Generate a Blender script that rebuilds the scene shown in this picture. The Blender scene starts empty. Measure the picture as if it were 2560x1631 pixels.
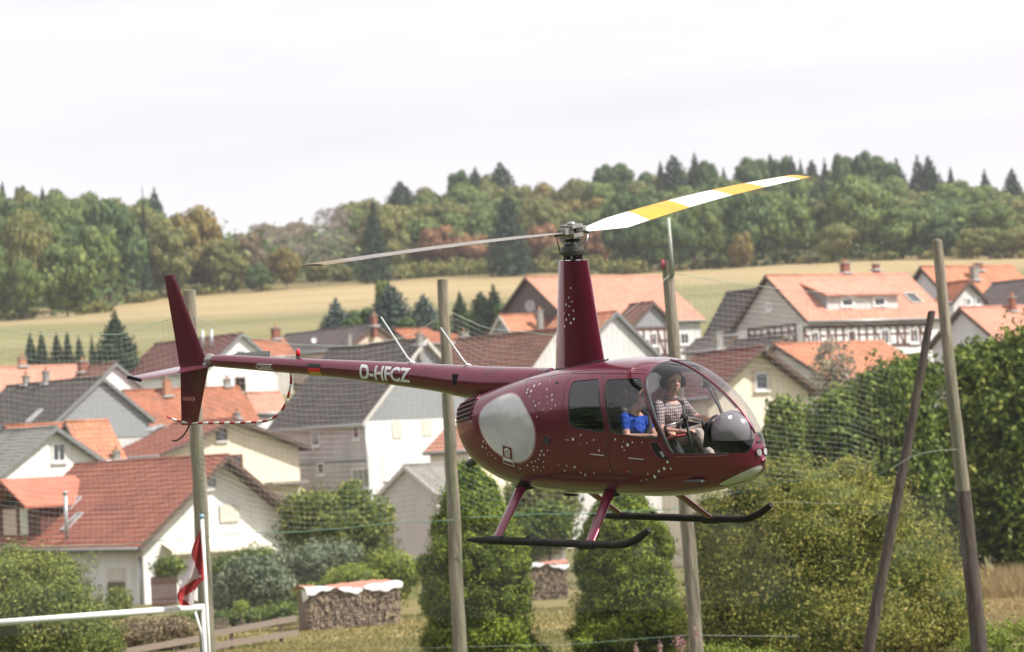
import bpy, bmesh, math, random
import numpy as np
from mathutils import Vector, Matrix
rnd = random.Random(7)
R_ = math.radians
SC = bpy.context.scene
COL = SC.collection

# ------------------------------------------------------------------ camera, sky, sun, exposure
FPX, HORIZ = 7200.0, 1150.0                       # focal length and horizon row in photo pixels (2560 wide)
_roll, _pitch = R_(3.0), math.atan((HORIZ - 815.5) / FPX)
CAM = Vector((0, 0, 5.0))
_F = Vector((0, math.cos(_pitch), math.sin(_pitch)))
_U0 = Vector((0, -math.sin(_pitch), math.cos(_pitch)))
_X0 = Vector((1, 0, 0))
_R = _X0 * math.cos(_roll) - _U0 * math.sin(_roll)
_U = _U0 * math.cos(_roll) + _X0 * math.sin(_roll)
cd = bpy.data.cameras.new('camera'); cam = bpy.data.objects.new('camera', cd); COL.objects.link(cam)
cam.matrix_world = Matrix(((_R.x, _U.x, -_F.x, CAM.x), (_R.y, _U.y, -_F.y, CAM.y), (_R.z, _U.z, -_F.z, CAM.z), (0, 0, 0, 1)))
cd.sensor_width = 36.0; cd.lens = FPX / 2560 * 36.0
cd.clip_start = 0.5; cd.clip_end = 4000
cd.dof.use_dof = True; cd.dof.focus_distance = 29.6; cd.dof.aperture_fstop = 2.5
SC.camera = cam

SUN_DIR = Vector((0.62, -0.20, 0.76)).normalized()
sun_el = math.asin(SUN_DIR.z); sun_az = math.atan2(SUN_DIR.x, SUN_DIR.y)
w = bpy.data.worlds.new('World'); SC.world = w; w.use_nodes = True
nt = w.node_tree; nt.nodes.clear()
def N(t, ty, **k):
    n = t.nodes.new(ty)
    for a, b in k.items():
        if a.startswith('i_'):
            n.inputs[a[2:].replace('_', ' ')].default_value = b
        else: setattr(n, a, b)
    return n
L_ = nt.links.new
sky = N(nt, 'ShaderNodeTexSky', sky_type='NISHITA', sun_disc=False, sun_elevation=sun_el, sun_rotation=sun_az)
sky.dust_density = 3.0; sky.altitude = 300
tc = N(nt, 'ShaderNodeTexCoord'); mp = N(nt, 'ShaderNodeMapping'); mp.inputs['Scale'].default_value = (1.2, 1.2, 9.0)
mp.inputs['Rotation'].default_value = (0.0, 0.10, 0.0)
nz = N(nt, 'ShaderNodeTexNoise', i_Scale=3.2, i_Detail=5.0, i_Roughness=0.55)
cr = N(nt, 'ShaderNodeValToRGB')
cr.color_ramp.elements[0].position = 0.30; cr.color_ramp.elements[0].color = (7.25, 6.95, 7.45, 1)
cr.color_ramp.elements[1].position = 0.70; cr.color_ramp.elements[1].color = (8.5, 8.25, 8.3, 1)
mx = N(nt, 'ShaderNodeMixRGB'); mx.inputs['Fac'].default_value = 0.93
bg = N(nt, 'ShaderNodeBackground', i_Strength=0.1); wo = N(nt, 'ShaderNodeOutputWorld')
L_(tc.outputs['Generated'], mp.inputs['Vector']); L_(mp.outputs[0], nz.inputs['Vector']); L_(nz.outputs[0], cr.inputs[0])
L_(sky.outputs[0], mx.inputs[1]); L_(cr.outputs[0], mx.inputs[2]); L_(mx.outputs[0], bg.inputs[0]); L_(bg.outputs[0], wo.inputs[0])
sd = bpy.data.lights.new('sun', 'SUN'); sd.energy = 5.0; sd.angle = R_(0.53); sd.color = (1.0, 0.955, 0.88)
so = bpy.data.objects.new('sun', sd); COL.objects.link(so)
so.rotation_euler = SUN_DIR.to_track_quat('Z', 'Y').to_euler(); so.location = (20, -10, 60)
SC.view_settings.view_transform = 'Standard'; SC.view_settings.look = 'None'
SC.view_settings.exposure = 0.45; SC.view_settings.gamma = 1.0; SC.view_settings.use_curve_mapping = False
SC.render.engine = 'CYCLES'
SC.cycles.max_bounces = 7; SC.cycles.diffuse_bounces = 3; SC.cycles.glossy_bounces = 3
SC.cycles.transmission_bounces = 6; SC.cycles.transparent_max_bounces = 12; SC.cycles.volume_bounces = 0
SC.cycles.use_denoising = True
SC.cycles.caustics_reflective = False; SC.cycles.caustics_refractive = False

def P(x, y, D):                                   # a point measured in the photo at distance D metres along the view
    return CAM + (_F + _R * ((x - 1280) / FPX) - _U * ((y - 815.5) / FPX)) * D

# ------------------------------------------------------------------ helpers
def tag(o, label=None, cat=None, group=None, kind=None):
    if label: o['label'] = label
    if cat: o['category'] = cat
    if group: o['group'] = group
    if kind: o['kind'] = kind
    return o
def thing(name, label, cat, loc=(0, 0, 0), rz=0.0, group=None):
    o = bpy.data.objects.new(name, None); COL.objects.link(o)
    o.location = loc; o.rotation_euler = (0, 0, rz); o.empty_display_size = 0.2
    return tag(o, label, cat, group)
def copy_tree(o, parent=None):
    c = o.copy(); COL.objects.link(c); c.parent = parent
    for ch in [q for q in o.children]: copy_tree(ch, c)
    return c

class MB:
    def __init__(s): s.v = []; s.f = []; s.m = []
    def add(s, vs, fs, m=0):
        o = len(s.v); s.v += [tuple(v) for v in vs]; s.f += [tuple(i + o for i in f) for f in fs]; s.m += [m] * len(fs); return s
    def box(s, c, d, m=0, rot=None):
        c = Vector(c); hx, hy, hz = d[0] / 2, d[1] / 2, d[2] / 2
        vs = [Vector((x, y, z)) for x in (-hx, hx) for y in (-hy, hy) for z in (-hz, hz)]
        if rot is not None: vs = [rot @ v for v in vs]
        return s.add([v + c for v in vs], [(0, 1, 3, 2), (4, 6, 7, 5), (0, 4, 5, 1), (2, 3, 7, 6), (0, 2, 6, 4), (1, 5, 7, 3)], m)
    def b2(s, a, b, m=0):
        return s.box(((a[0] + b[0]) / 2, (a[1] + b[1]) / 2, (a[2] + b[2]) / 2), (abs(b[0] - a[0]), abs(b[1] - a[1]), abs(b[2] - a[2])), m)
    def tube(s, pts, r, n=10, m=0, caps=True, up=None, flat=1.0, mats=None):
        pts = [Vector(p) for p in pts]; k = len(pts)
        rs = r if isinstance(r, (list, tuple)) else [r] * k
        o = len(s.v); ref = Vector(up) if up else None
        for i, p in enumerate(pts):
            t = (pts[min(i + 1, k - 1)] - pts[max(i - 1, 0)]).normalized()
            if ref is None: ref = Vector((0, 0, 1)) if abs(t.z) < 0.9 else Vector((1, 0, 0))
            a = t.cross(ref); a = a.normalized() if a.length > 1e-6 else t.orthogonal().normalized()
            b = a.cross(t).normalized(); ref = b if not up else ref
            for j in range(n):
                q = 2 * math.pi * j / n
                s.v.append(tuple(p + a * (rs[i] * math.cos(q) * flat) + b * (rs[i] * math.sin(q))))
        for i in range(k - 1):
            for j in range(n):
                j2 = (j + 1) % n
                s.f.append((o + i * n + j, o + i * n + j2, o + (i + 1) * n + j2, o + (i + 1) * n + j)); s.m.append(mats[i] if mats else m)
        if caps:
            s.f.append(tuple(o + j for j in range(n))[::-1]); s.m.append(mats[0] if mats else m)
            s.f.append(tuple(o + (k - 1) * n + j for j in range(n))); s.m.append(mats[-1] if mats else m)
        return s
    def ball(s, c, r, nu=16, nv=10, m=0, rot=None):
        c = Vector(c); r = r if isinstance(r, (tuple, list)) else (r, r, r); vs = []; fs = []
        for i in range(nv + 1):
            a = math.pi * i / nv
            for j in range(nu):
                b = 2 * math.pi * j / nu
                v = Vector((r[0] * math.sin(a) * math.cos(b), r[1] * math.sin(a) * math.sin(b), r[2] * math.cos(a)))
                if rot is not None: v = rot @ v
                vs.append(c + v)
        for i in range(nv):
            for j in range(nu):
                fs.append((i * nu + j, (i + 1) * nu + j, (i + 1) * nu + (j + 1) % nu, i * nu + (j + 1) % nu))
        return s.add(vs, fs, m)
    def prism(s, poly, axis, a, b, m=0):           # poly in the two other axes
        n = len(poly)
        def mk(p, t):
            return (t, p[0], p[1]) if axis == 0 else (p[0], t, p[1]) if axis == 1 else (p[0], p[1], t)
        vs = [mk(p, a) for p in poly] + [mk(p, b) for p in poly]
        fs = [tuple(range(n)), tuple(range(2 * n - 1, n - 1, -1))] + [(i, (i + 1) % n + 0, (i + 1) % n + n, i + n) for i in range(n)]
        return s.add(vs, fs, m)
    def mesh(s, name, mats, smooth=False):
        me = bpy.data.meshes.new(name); me.from_pydata(s.v, [], s.f)
        for m_ in (mats if isinstance(mats, (list, tuple)) else [mats]): me.materials.append(m_)
        if any(s.m): me.polygons.foreach_set('material_index', s.m)
        if smooth: me.polygons.foreach_set('use_smooth', [True] * len(me.polygons))
        me.update(); return me
    def build(s, name, mats, parent=None, smooth=False, fix=False, loc=None, auto=False):
        me = s.mesh(name, mats, smooth)
        if fix:
            bm = bmesh.new(); bm.from_mesh(me); bmesh.ops.remove_doubles(bm, verts=bm.verts, dist=1e-5)
            bmesh.ops.recalc_face_normals(bm, faces=bm.faces); bm.to_mesh(me); bm.free()
        if auto:
            me.polygons.foreach_set('use_smooth', [True] * len(me.polygons))
            me.set_sharp_from_angle(angle=R_(35))
        return link(name, me, parent, loc)
def link(name, me, parent=None, loc=None):
    o = bpy.data.objects.new(name, me); COL.objects.link(o); o.parent = parent
    if loc is not None: o.location = loc
    return o

# ------------------------------------------------------------------ materials
MATS = {}
def M(name, col, rough=0.7, col2=None, nscale=3.0, metal=0.0, bump=0.0, bscale=25.0, coat=0.0, spec=0.5, contrast=(0.35, 0.65), detail=4.0, col3=None, n3=0.4, stretch=(1, 1, 1)):
    if name in MATS: return MATS[name]
    m = bpy.data.materials.new(name); m.use_nodes = True; t = m.node_tree; b = t.nodes['Principled BSDF']
    b.inputs['Base Color'].default_value = (*col, 1); b.inputs['Roughness'].default_value = rough
    b.inputs['Metallic'].default_value = metal; b.inputs['Specular IOR Level'].default_value = spec
    if coat: b.inputs['Coat Weight'].default_value = coat; b.inputs['Coat Roughness'].default_value = 0.03
    tc = N(t, 'ShaderNodeTexCoord'); mp = N(t, 'ShaderNodeMapping'); mp.inputs['Scale'].default_value = stretch
    t.links.new(tc.outputs['Object'], mp.inputs['Vector'])
    if col2:
        n = N(t, 'ShaderNodeTexNoise', i_Scale=nscale, i_Detail=detail, i_Roughness=0.6)
        r = N(t, 'ShaderNodeMapRange'); r.inputs[1].default_value, r.inputs[2].default_value = contrast
        x = N(t, 'ShaderNodeMixRGB'); x.inputs[1].default_value = (*col, 1); x.inputs[2].default_value = (*col2, 1)
        t.links.new(mp.outputs[0], n.inputs['Vector']); t.links.new(n.outputs[0], r.inputs[0]); t.links.new(r.outputs[0], x.inputs[0])
        out = x.outputs[0]
        if col3:
            n2 = N(t, 'ShaderNodeTexNoise', i_Scale=n3, i_Detail=3.0, i_Roughness=0.6)
            r2 = N(t, 'ShaderNodeMapRange'); r2.inputs[1].default_value, r2.inputs[2].default_value = (0.45, 0.68)
            x2 = N(t, 'ShaderNodeMixRGB'); x2.inputs[2].default_value = (*col3, 1)
            t.links.new(mp.outputs[0], n2.inputs['Vector']); t.links.new(n2.outputs[0], r2.inputs[0]); t.links.new(r2.outputs[0], x2.inputs[0]); t.links.new(out, x2.inputs[1]); out = x2.outputs[0]
        t.links.new(out, b.inputs['Base Color'])
    if bump:
        n = N(t, 'ShaderNodeTexNoise', i_Scale=bscale, i_Detail=4.0); bp = N(t, 'ShaderNodeBump', i_Strength=bump, i_Distance=0.05)
        t.links.new(mp.outputs[0], n.inputs['Vector']); t.links.new(n.outputs[0], bp.inputs['Height']); t.links.new(bp.outputs[0], b.inputs['Normal'])
    MATS[name] = m; return m
def leafmat(name, cols, trans=0.25, rough=0.6, patch=0.5, pscale=0.5):
    """cols: dark, mid, bright, accent leaf colours picked leaf by leaf, drifting in patches"""
    if name in MATS: return MATS[name]
    m = bpy.data.materials.new(name); m.use_nodes = True; t = m.node_tree; t.nodes.clear()
    at = N(t, 'ShaderNodeAttribute', attribute_name='leaf'); tc = N(t, 'ShaderNodeTexCoord')
    nz = N(t, 'ShaderNodeTexNoise', i_Scale=pscale, i_Detail=3.0)
    oi = N(t, 'ShaderNodeObjectInfo')
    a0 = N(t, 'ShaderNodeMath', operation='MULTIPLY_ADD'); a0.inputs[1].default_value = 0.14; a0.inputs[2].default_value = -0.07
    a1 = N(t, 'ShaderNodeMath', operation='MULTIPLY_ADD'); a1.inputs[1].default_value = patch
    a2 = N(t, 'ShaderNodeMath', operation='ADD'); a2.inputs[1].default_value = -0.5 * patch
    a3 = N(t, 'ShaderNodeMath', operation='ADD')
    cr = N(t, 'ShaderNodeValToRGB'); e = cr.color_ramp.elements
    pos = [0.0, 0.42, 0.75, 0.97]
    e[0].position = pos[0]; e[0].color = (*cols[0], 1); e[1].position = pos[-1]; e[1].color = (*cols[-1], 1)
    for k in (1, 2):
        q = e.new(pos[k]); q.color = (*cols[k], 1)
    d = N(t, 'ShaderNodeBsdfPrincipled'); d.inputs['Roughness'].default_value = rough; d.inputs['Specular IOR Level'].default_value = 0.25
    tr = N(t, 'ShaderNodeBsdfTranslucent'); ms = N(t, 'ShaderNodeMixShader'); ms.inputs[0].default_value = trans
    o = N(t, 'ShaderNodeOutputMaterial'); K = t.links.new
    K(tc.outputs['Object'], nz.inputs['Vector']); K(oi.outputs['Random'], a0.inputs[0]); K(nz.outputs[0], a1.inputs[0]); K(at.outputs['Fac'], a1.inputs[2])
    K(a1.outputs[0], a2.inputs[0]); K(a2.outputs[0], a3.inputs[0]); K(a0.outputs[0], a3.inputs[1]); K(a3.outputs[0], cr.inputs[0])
    K(cr.outputs[0], d.inputs['Base Color']); K(cr.outputs[0], tr.inputs['Color'])
    K(d.outputs[0], ms.inputs[1]); K(tr.outputs[0], ms.inputs[2]); K(ms.outputs[0], o.inputs[0])
    MATS[name] = m; return m
def glassmat(name, tint, refl=1.0, ior=1.5, body=0.0, bodycol=(0.5, 0.5, 0.5)):
    if name in MATS: return MATS[name]
    m = bpy.data.materials.new(name); m.use_nodes = True; t = m.node_tree; t.nodes.clear(); K = t.links.new
    tr = N(t, 'ShaderNodeBsdfTransparent'); tr.inputs[0].default_value = (*tint, 1)
    gl = N(t, 'ShaderNodeBsdfGlossy'); gl.inputs['Roughness'].default_value = 0.02
    lw = N(t, 'ShaderNodeLayerWeight', i_Blend=0.5); pw = N(t, 'ShaderNodeMath', operation='POWER'); pw.inputs[1].default_value = 4.0; K(lw.outputs['Facing'], pw.inputs[0])
    fr = N(t, 'ShaderNodeMath', operation='MULTIPLY_ADD'); fr.inputs[1].default_value = 0.9; fr.inputs[2].default_value = 0.06; K(pw.outputs[0], fr.inputs[0])
    mu = N(t, 'ShaderNodeMath', operation='MULTIPLY'); mu.inputs[1].default_value = refl; mu.use_clamp = True
    ms = N(t, 'ShaderNodeMixShader'); o = N(t, 'ShaderNodeOutputMaterial')
    K(fr.outputs[0], mu.inputs[0]); K(mu.outputs[0], ms.inputs[0]); K(tr.outputs[0], ms.inputs[1]); K(gl.outputs[0], ms.inputs[2])
    if body:
        df = N(t, 'ShaderNodeBsdfDiffuse'); df.inputs[0].default_value = (*bodycol, 1); m2 = N(t, 'ShaderNodeMixShader'); m2.inputs[0].default_value = body
        K(ms.outputs[0], m2.inputs[1]); K(df.outputs[0], m2.inputs[2]); K(m2.outputs[0], o.inputs[0])
    else: K(ms.outputs[0], o.inputs[0])
    MATS[name] = m; return m

# ------------------------------------------------------------------ terrain
_TY = [-400, 60, 95, 130, 165, 190, 205, 235, 270, 420, 600, 760, 1100, 2500]
_TZ = [0.0, 0.0, 0.0, -0.8, -1.3, -1.0, 1.0, 8.0, 16.9, 30.4, 47, 52, 40, 20]
def H(x, y):
    z = float(np.interp(y, _TY, _TZ))
    k = max(0.0, min(1.0, (y - 250) / 60))
    return z + k * (0.35 * math.sin(x * 0.031 + y * 0.017) + 0.25 * math.sin(x * 0.083 - y * 0.05))
def ground():
    ys = list(np.concatenate([np.linspace(-300, 40, 12), np.arange(50, 300, 5), np.arange(300, 640, 6), np.linspace(646, 690, 4)]))
    xs = list(np.concatenate([np.linspace(-480, -200, 6), np.arange(-180, 181, 8), np.linspace(200, 480, 6)]))
    mb = MB(); nx = len(xs)
    mb.v = [(x, y, H(x, y)) for y in ys for x in xs]
    mb.f = [(j * nx + i, j * nx + i + 1, (j + 1) * nx + i + 1, (j + 1) * nx + i) for j in range(len(ys) - 1) for i in range(nx - 1)]
    mb.m = [0] * len(mb.f)
    m = bpy.data.materials.new('meadow'); m.use_nodes = True; t = m.node_tree; b = t.nodes['Principled BSDF']; K = t.links.new
    b.inputs['Roughness'].default_value = 0.95; b.inputs['Specular IOR Level'].default_value = 0.1
    tc = N(t, 'ShaderNodeTexCoord'); sx = N(t, 'ShaderNodeSeparateXYZ'); K(tc.outputs['Object'], sx.inputs[0])
    mp = N(t, 'ShaderNodeMapping'); mp.inputs['Scale'].default_value = (0.25, 1.0, 1.0); mp.inputs['Rotation'].default_value = (0, 0, 0.05); K(tc.outputs['Object'], mp.inputs[0])
    n1 = N(t, 'ShaderNodeTexNoise', i_Scale=0.07, i_Detail=5.0); K(mp.outputs[0], n1.inputs['Vector'])
    n2 = N(t, 'ShaderNodeTexNoise', i_Scale=1.6, i_Detail=6.0, i_Roughness=0.7); K(tc.outputs['Object'], n2.inputs['Vector'])
    # crop strips by distance up the slope: straw, mown green-gold, straw
    wob = N(t, 'ShaderNodeMath', operation='MULTIPLY_ADD'); wob.inputs[1].default_value = 60.0; K(n1.outputs[0], wob.inputs[0]); K(sx.outputs['Y'], wob.inputs[2])
    mr = N(t, 'ShaderNodeMapRange'); mr.inputs[1].default_value = 0; mr.inputs[2].default_value = 700; K(wob.outputs[0], mr.inputs[0])
    cr = N(t, 'ShaderNodeValToRGB'); e = cr.color_ramp.elements; cr.color_ramp.interpolation = 'LINEAR'
    stops = [(0.0, (.075, .10, .03)), (0.13, (.085, .105, .035)), (0.165, (.30, .235, .105)), (0.22, (.15, .14, .06)), (0.44, (.205, .19, .088)), (0.505, (.245, .22, .108)), (0.54, (.19, .185, .085)), (0.575, (.31, .25, .135)), (0.63, (.37, .29, .16)), (0.68, (.34, .26, .135)), (0.75, (.15, .13, .06))]
    e[0].position, e[0].color = stops[0][0], (*stops[0][1], 1); e[1].position, e[1].color = stops[-1][0], (*stops[-1][1], 1)
    for p, c in stops[1:-1]:
        q = e.new(p); q.color = (*c, 1)
    K(mr.outputs[0], cr.inputs[0])
    x = N(t, 'ShaderNodeMixRGB', blend_type='MULTIPLY'); x.inputs[0].default_value = 0.8
    r2 = N(t, 'ShaderNodeMapRange'); r2.inputs[1].default_value = 0.25; r2.inputs[2].default_value = 0.75; r2.inputs[3].default_value = 0.6; r2.inputs[4].default_value = 1.35
    K(n2.outputs[0], r2.inputs[0]); K(cr.outputs[0], x.inputs[1]); K(r2.outputs[0], x.inputs[2])
    m3 = N(t, 'ShaderNodeMapping'); m3.inputs['Scale'].default_value = (0.035, 0.5, 0.5); m3.inputs['Rotation'].default_value = (0, 0, 0.09); K(tc.outputs['Object'], m3.inputs[0])
    n3 = N(t, 'ShaderNodeTexNoise', i_Scale=1.0, i_Detail=6.0, i_Roughness=0.7); K(m3.outputs[0], n3.inputs['Vector'])
    r3 = N(t, 'ShaderNodeMapRange'); r3.inputs[1].default_value = 0.3; r3.inputs[2].default_value = 0.7; r3.inputs[3].default_value = 0.58; r3.inputs[4].default_value = 1.30; K(n3.outputs[0], r3.inputs[0])
    x3 = N(t, 'ShaderNodeMixRGB', blend_type='MULTIPLY'); x3.inputs[0].default_value = 1.0; K(x.outputs[0], x3.inputs[1]); K(r3.outputs[0], x3.inputs[2]); K(x3.outputs[0], b.inputs['Base Color'])
    bp = N(t, 'ShaderNodeBump', i_Strength=0.6, i_Distance=0.15); K(n2.outputs[0], bp.inputs['Height']); K(bp.outputs[0], b.inputs['Normal'])
    tag(mb.build('ground', m, smooth=True), 'dry straw coloured meadows and lawns rising from the village to the wood', None, None, 'structure')
ground()

def haze():                                        # the summer air over the valley
    m = bpy.data.materials.new('haze_air'); m.use_nodes = True; t = m.node_tree; t.nodes.clear()
    v = N(t, 'ShaderNodeVolumePrincipled'); v.inputs['Color'].default_value = (.93, .95, 1.0, 1); v.inputs['Density'].default_value = HAZE; v.inputs['Anisotropy'].default_value = 0.2
    o = N(t, 'ShaderNodeOutputMaterial'); t.links.new(v.outputs[0], o.inputs['Volume'])
    tag(MB().b2((-500, -320, -3), (500, 700, 72)).build('haze', m), 'thin pale summer haze over the valley', None, None, 'stuff')
HAZE = 0.0002
haze()
# ------------------------------------------------------------------ foliage
def leaf_mesh(name, mats, blobs, n, leaf, seed=0, depth=0.35, outward=0.6, lump=0.18, droop=0.0, aspect=0.6, zmin=None, lumpf=2.3, core=0.0):
    """leaf-sized faces spread through a crown made of ellipsoid clumps (cx,cy,cz,rx,ry,rz)"""
    g = np.random.default_rng(seed); B = np.array(blobs, float)
    wgt = (B[:, 3] * B[:, 4] + B[:, 4] * B[:, 5] + B[:, 3] * B[:, 5]); wgt /= wgt.sum()
    idx = g.choice(len(B), n, p=wgt); b = B[idx]
    d = g.normal(size=(n, 3)); d /= np.linalg.norm(d, axis=1, keepdims=True)
    lum = 1 + lump * np.sin(d[:, 0] * lumpf * 3 + idx * 1.7) * np.sin(d[:, 1] * lumpf * 3.4 + idx) * np.sin(d[:, 2] * lumpf * 3.1 + idx * 0.6) * 2.2
    rr = lum * (1 - depth * g.random(n) ** 1.8) + g.normal(size=n) * 0.03
    p = b[:, :3] + d * b[:, 3:6] * rr[:, None]
    nrm = d / b[:, 3:6]; nrm /= np.linalg.norm(nrm, axis=1, keepdims=True)
    nrm = nrm * outward + g.normal(size=(n, 3)) * (1 - outward) * 0.8; nrm /= np.linalg.norm(nrm, axis=1, keepdims=True)
    # drop leaves buried well inside another clump
    keep = np.ones(n, bool)
    for k in range(len(B)):
        q = (p - B[k, :3]) / (B[k, 3:6] * 0.72); keep &= ~(((q ** 2).sum(1) < 1) & (idx != k))
    if zmin is not None: keep &= p[:, 2] > zmin
    p, nrm, b = p[keep], nrm[keep], b[keep]; n = len(p)
    t = np.cross(nrm, g.normal(size=(n, 3))); t /= np.linalg.norm(t, axis=1, keepdims=True)
    if droop: t[:, 2] -= droop; t /= np.linalg.norm(t, axis=1, keepdims=True)
    s = np.cross(nrm, t); s /= np.linalg.norm(s, axis=1, keepdims=True)
    sz = leaf * (0.6 + 0.8 * g.random(n))[:, None]
    tipw = 0.35
    v = np.empty((n, 4, 3)); v[:, 0] = p - t * sz - s * sz * aspect * tipw; v[:, 1] = p - t * sz * 0.1 + s * sz * aspect; v[:, 2] = p + t * sz; v[:, 3] = p + t * sz * 0.05 - s * sz * aspect
    v[:, 1] += nrm * sz * 0.2; v[:, 3] += nrm * sz * 0.2
    V = v.reshape(-1, 3); I = np.arange(4 * n).reshape(-1, 4); val = g.random(n) * 0.9
    if core:                                        # solid filling of each clump, toned dark for the shade between leaves
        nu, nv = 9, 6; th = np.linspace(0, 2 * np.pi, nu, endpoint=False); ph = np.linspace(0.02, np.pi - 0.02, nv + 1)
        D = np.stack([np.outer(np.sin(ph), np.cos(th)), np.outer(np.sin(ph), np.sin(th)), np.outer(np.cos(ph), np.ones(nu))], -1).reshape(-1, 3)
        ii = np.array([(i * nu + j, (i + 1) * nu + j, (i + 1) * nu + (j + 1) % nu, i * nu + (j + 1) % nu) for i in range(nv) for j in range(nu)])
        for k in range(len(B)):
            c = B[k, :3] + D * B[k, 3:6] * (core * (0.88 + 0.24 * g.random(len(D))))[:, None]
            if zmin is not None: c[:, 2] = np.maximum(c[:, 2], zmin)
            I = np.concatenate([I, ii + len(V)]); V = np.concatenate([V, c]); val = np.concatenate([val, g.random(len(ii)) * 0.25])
    n = len(I); me = bpy.data.meshes.new(name); me.vertices.add(len(V)); me.vertices.foreach_set('co', V.ravel())
    me.loops.add(4 * n); me.loops.foreach_set('vertex_index', I.ravel()); me.polygons.add(n)
    me.polygons.foreach_set('loop_start', np.arange(0, 4 * n, 4)); me.polygons.foreach_set('loop_total', np.full(n, 4))
    a = me.attributes.new('leaf', 'FLOAT', 'FACE')
    a.data.foreach_set('value', val.astype(np.float32))
    me.materials.append(mats); me.update(calc_edges=True); return me
def lobes(n, seed, rx=1.0, ry=1.0, z0=0.35, z1=1.0, top=0.55, br=0.36):
    """clumps filling a unit-high crown of half width rx"""
    g = random.Random(seed); out = []
    zc, hz = (z0 + z1) / 2, (z1 - z0) / 2
    for k in range(n):
        a = g.uniform(0, 2 * math.pi); u = g.uniform(-0.85, 0.95); r = math.sqrt(max(0, 1 - u * u)) * g.uniform(0.45, 0.72)
        q = br * g.uniform(0.75, 1.2)
        out.append((rx * r * math.cos(a), ry * r * math.sin(a), zc + hz * u * 0.72, rx * q, ry * q, hz * q * 0.95))
    out.append((0, 0, zc, rx * 0.62, ry * 0.62, hz * 0.7)); return out

BARK = M('bark', (.10, .075, .055), 0.95, (.19, .155, .12), 6, bump=0.5, bscale=14)
LM = {
 'green': leafmat('leaf_green', [(0.069, 0.106, 0.032), (0.144, 0.198, 0.053), (0.241, 0.310, 0.083), (0.345, 0.356, 0.115)], pscale=1.2),
 'deep': leafmat('leaf_deep_green', [(0.041, 0.075, 0.028), (0.086, 0.144, 0.046), (0.155, 0.230, 0.071), (0.230, 0.299, 0.095)], pscale=1.2),
 'olive': leafmat('leaf_olive', [(0.091, 0.099, 0.033), (0.173, 0.190, 0.056), (0.272, 0.272, 0.083), (0.363, 0.297, 0.099)], pscale=1.2),
 'gold': leafmat('leaf_gold', [(0.124, 0.107, 0.033), (0.247, 0.206, 0.058), (0.363, 0.289, 0.091), (0.429, 0.247, 0.099)], pscale=1.2),
 'rust': leafmat('leaf_rust', [(0.165, 0.083, 0.041), (0.314, 0.157, 0.074), (0.446, 0.239, 0.116), (0.330, 0.264, 0.099)], pscale=1.2),
 'brown': leafmat('leaf_brown', [(0.124, 0.099, 0.058), (0.231, 0.181, 0.099), (0.330, 0.256, 0.148), (0.264, 0.247, 0.099)], pscale=1.2),
 'bluegreen': leafmat('leaf_blue_green', [(0.030, 0.053, 0.043), (0.058, 0.096, 0.079), (0.124, 0.173, 0.145), (0.198, 0.247, 0.198)], trans=0.1, pscale=2),
 'darkfir': leafmat('leaf_dark_fir', [(0.020, 0.036, 0.020), (0.036, 0.063, 0.033), (0.066, 0.102, 0.049), (0.116, 0.148, 0.066)], trans=0.1, pscale=2),
 'twig': leafmat('leaf_twig', [(0.214, 0.165, 0.140), (0.330, 0.272, 0.231), (0.412, 0.363, 0.281), (0.330, 0.346, 0.165)], pscale=1.2),
}
def trunk_mesh(name, seed, h=1.0, r=0.03, crown=(0.3, 0.8), spread=0.5, limbs=7):
    g = random.Random(seed); mb = MB()
    pts = [(0, 0, -0.06), (0.01, 0, 0.15), (g.uniform(-.03, .03), g.uniform(-.03, .03), 0.45), (g.uniform(-.05, .05), g.uniform(-.05, .05), 0.85)]
    mb.tube(pts, [r * 1.35, r, r * 0.7, r * 0.15], 7)
    for k in range(limbs):
        z = g.uniform(*crown) * 0.8; a = k * 2.4 + g.random(); l = spread * g.uniform(0.5, 0.9)
        mb.tube([(0, 0, z), (l * .5 * math.cos(a), l * .5 * math.sin(a), z + l * .3), (l * math.cos(a), l * math.sin(a), z + l * 0.55)], [r * .45, r * .3, r * .08], 5)
    return mb.mesh(name, BARK, True)
CROWNS = {}
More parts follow.
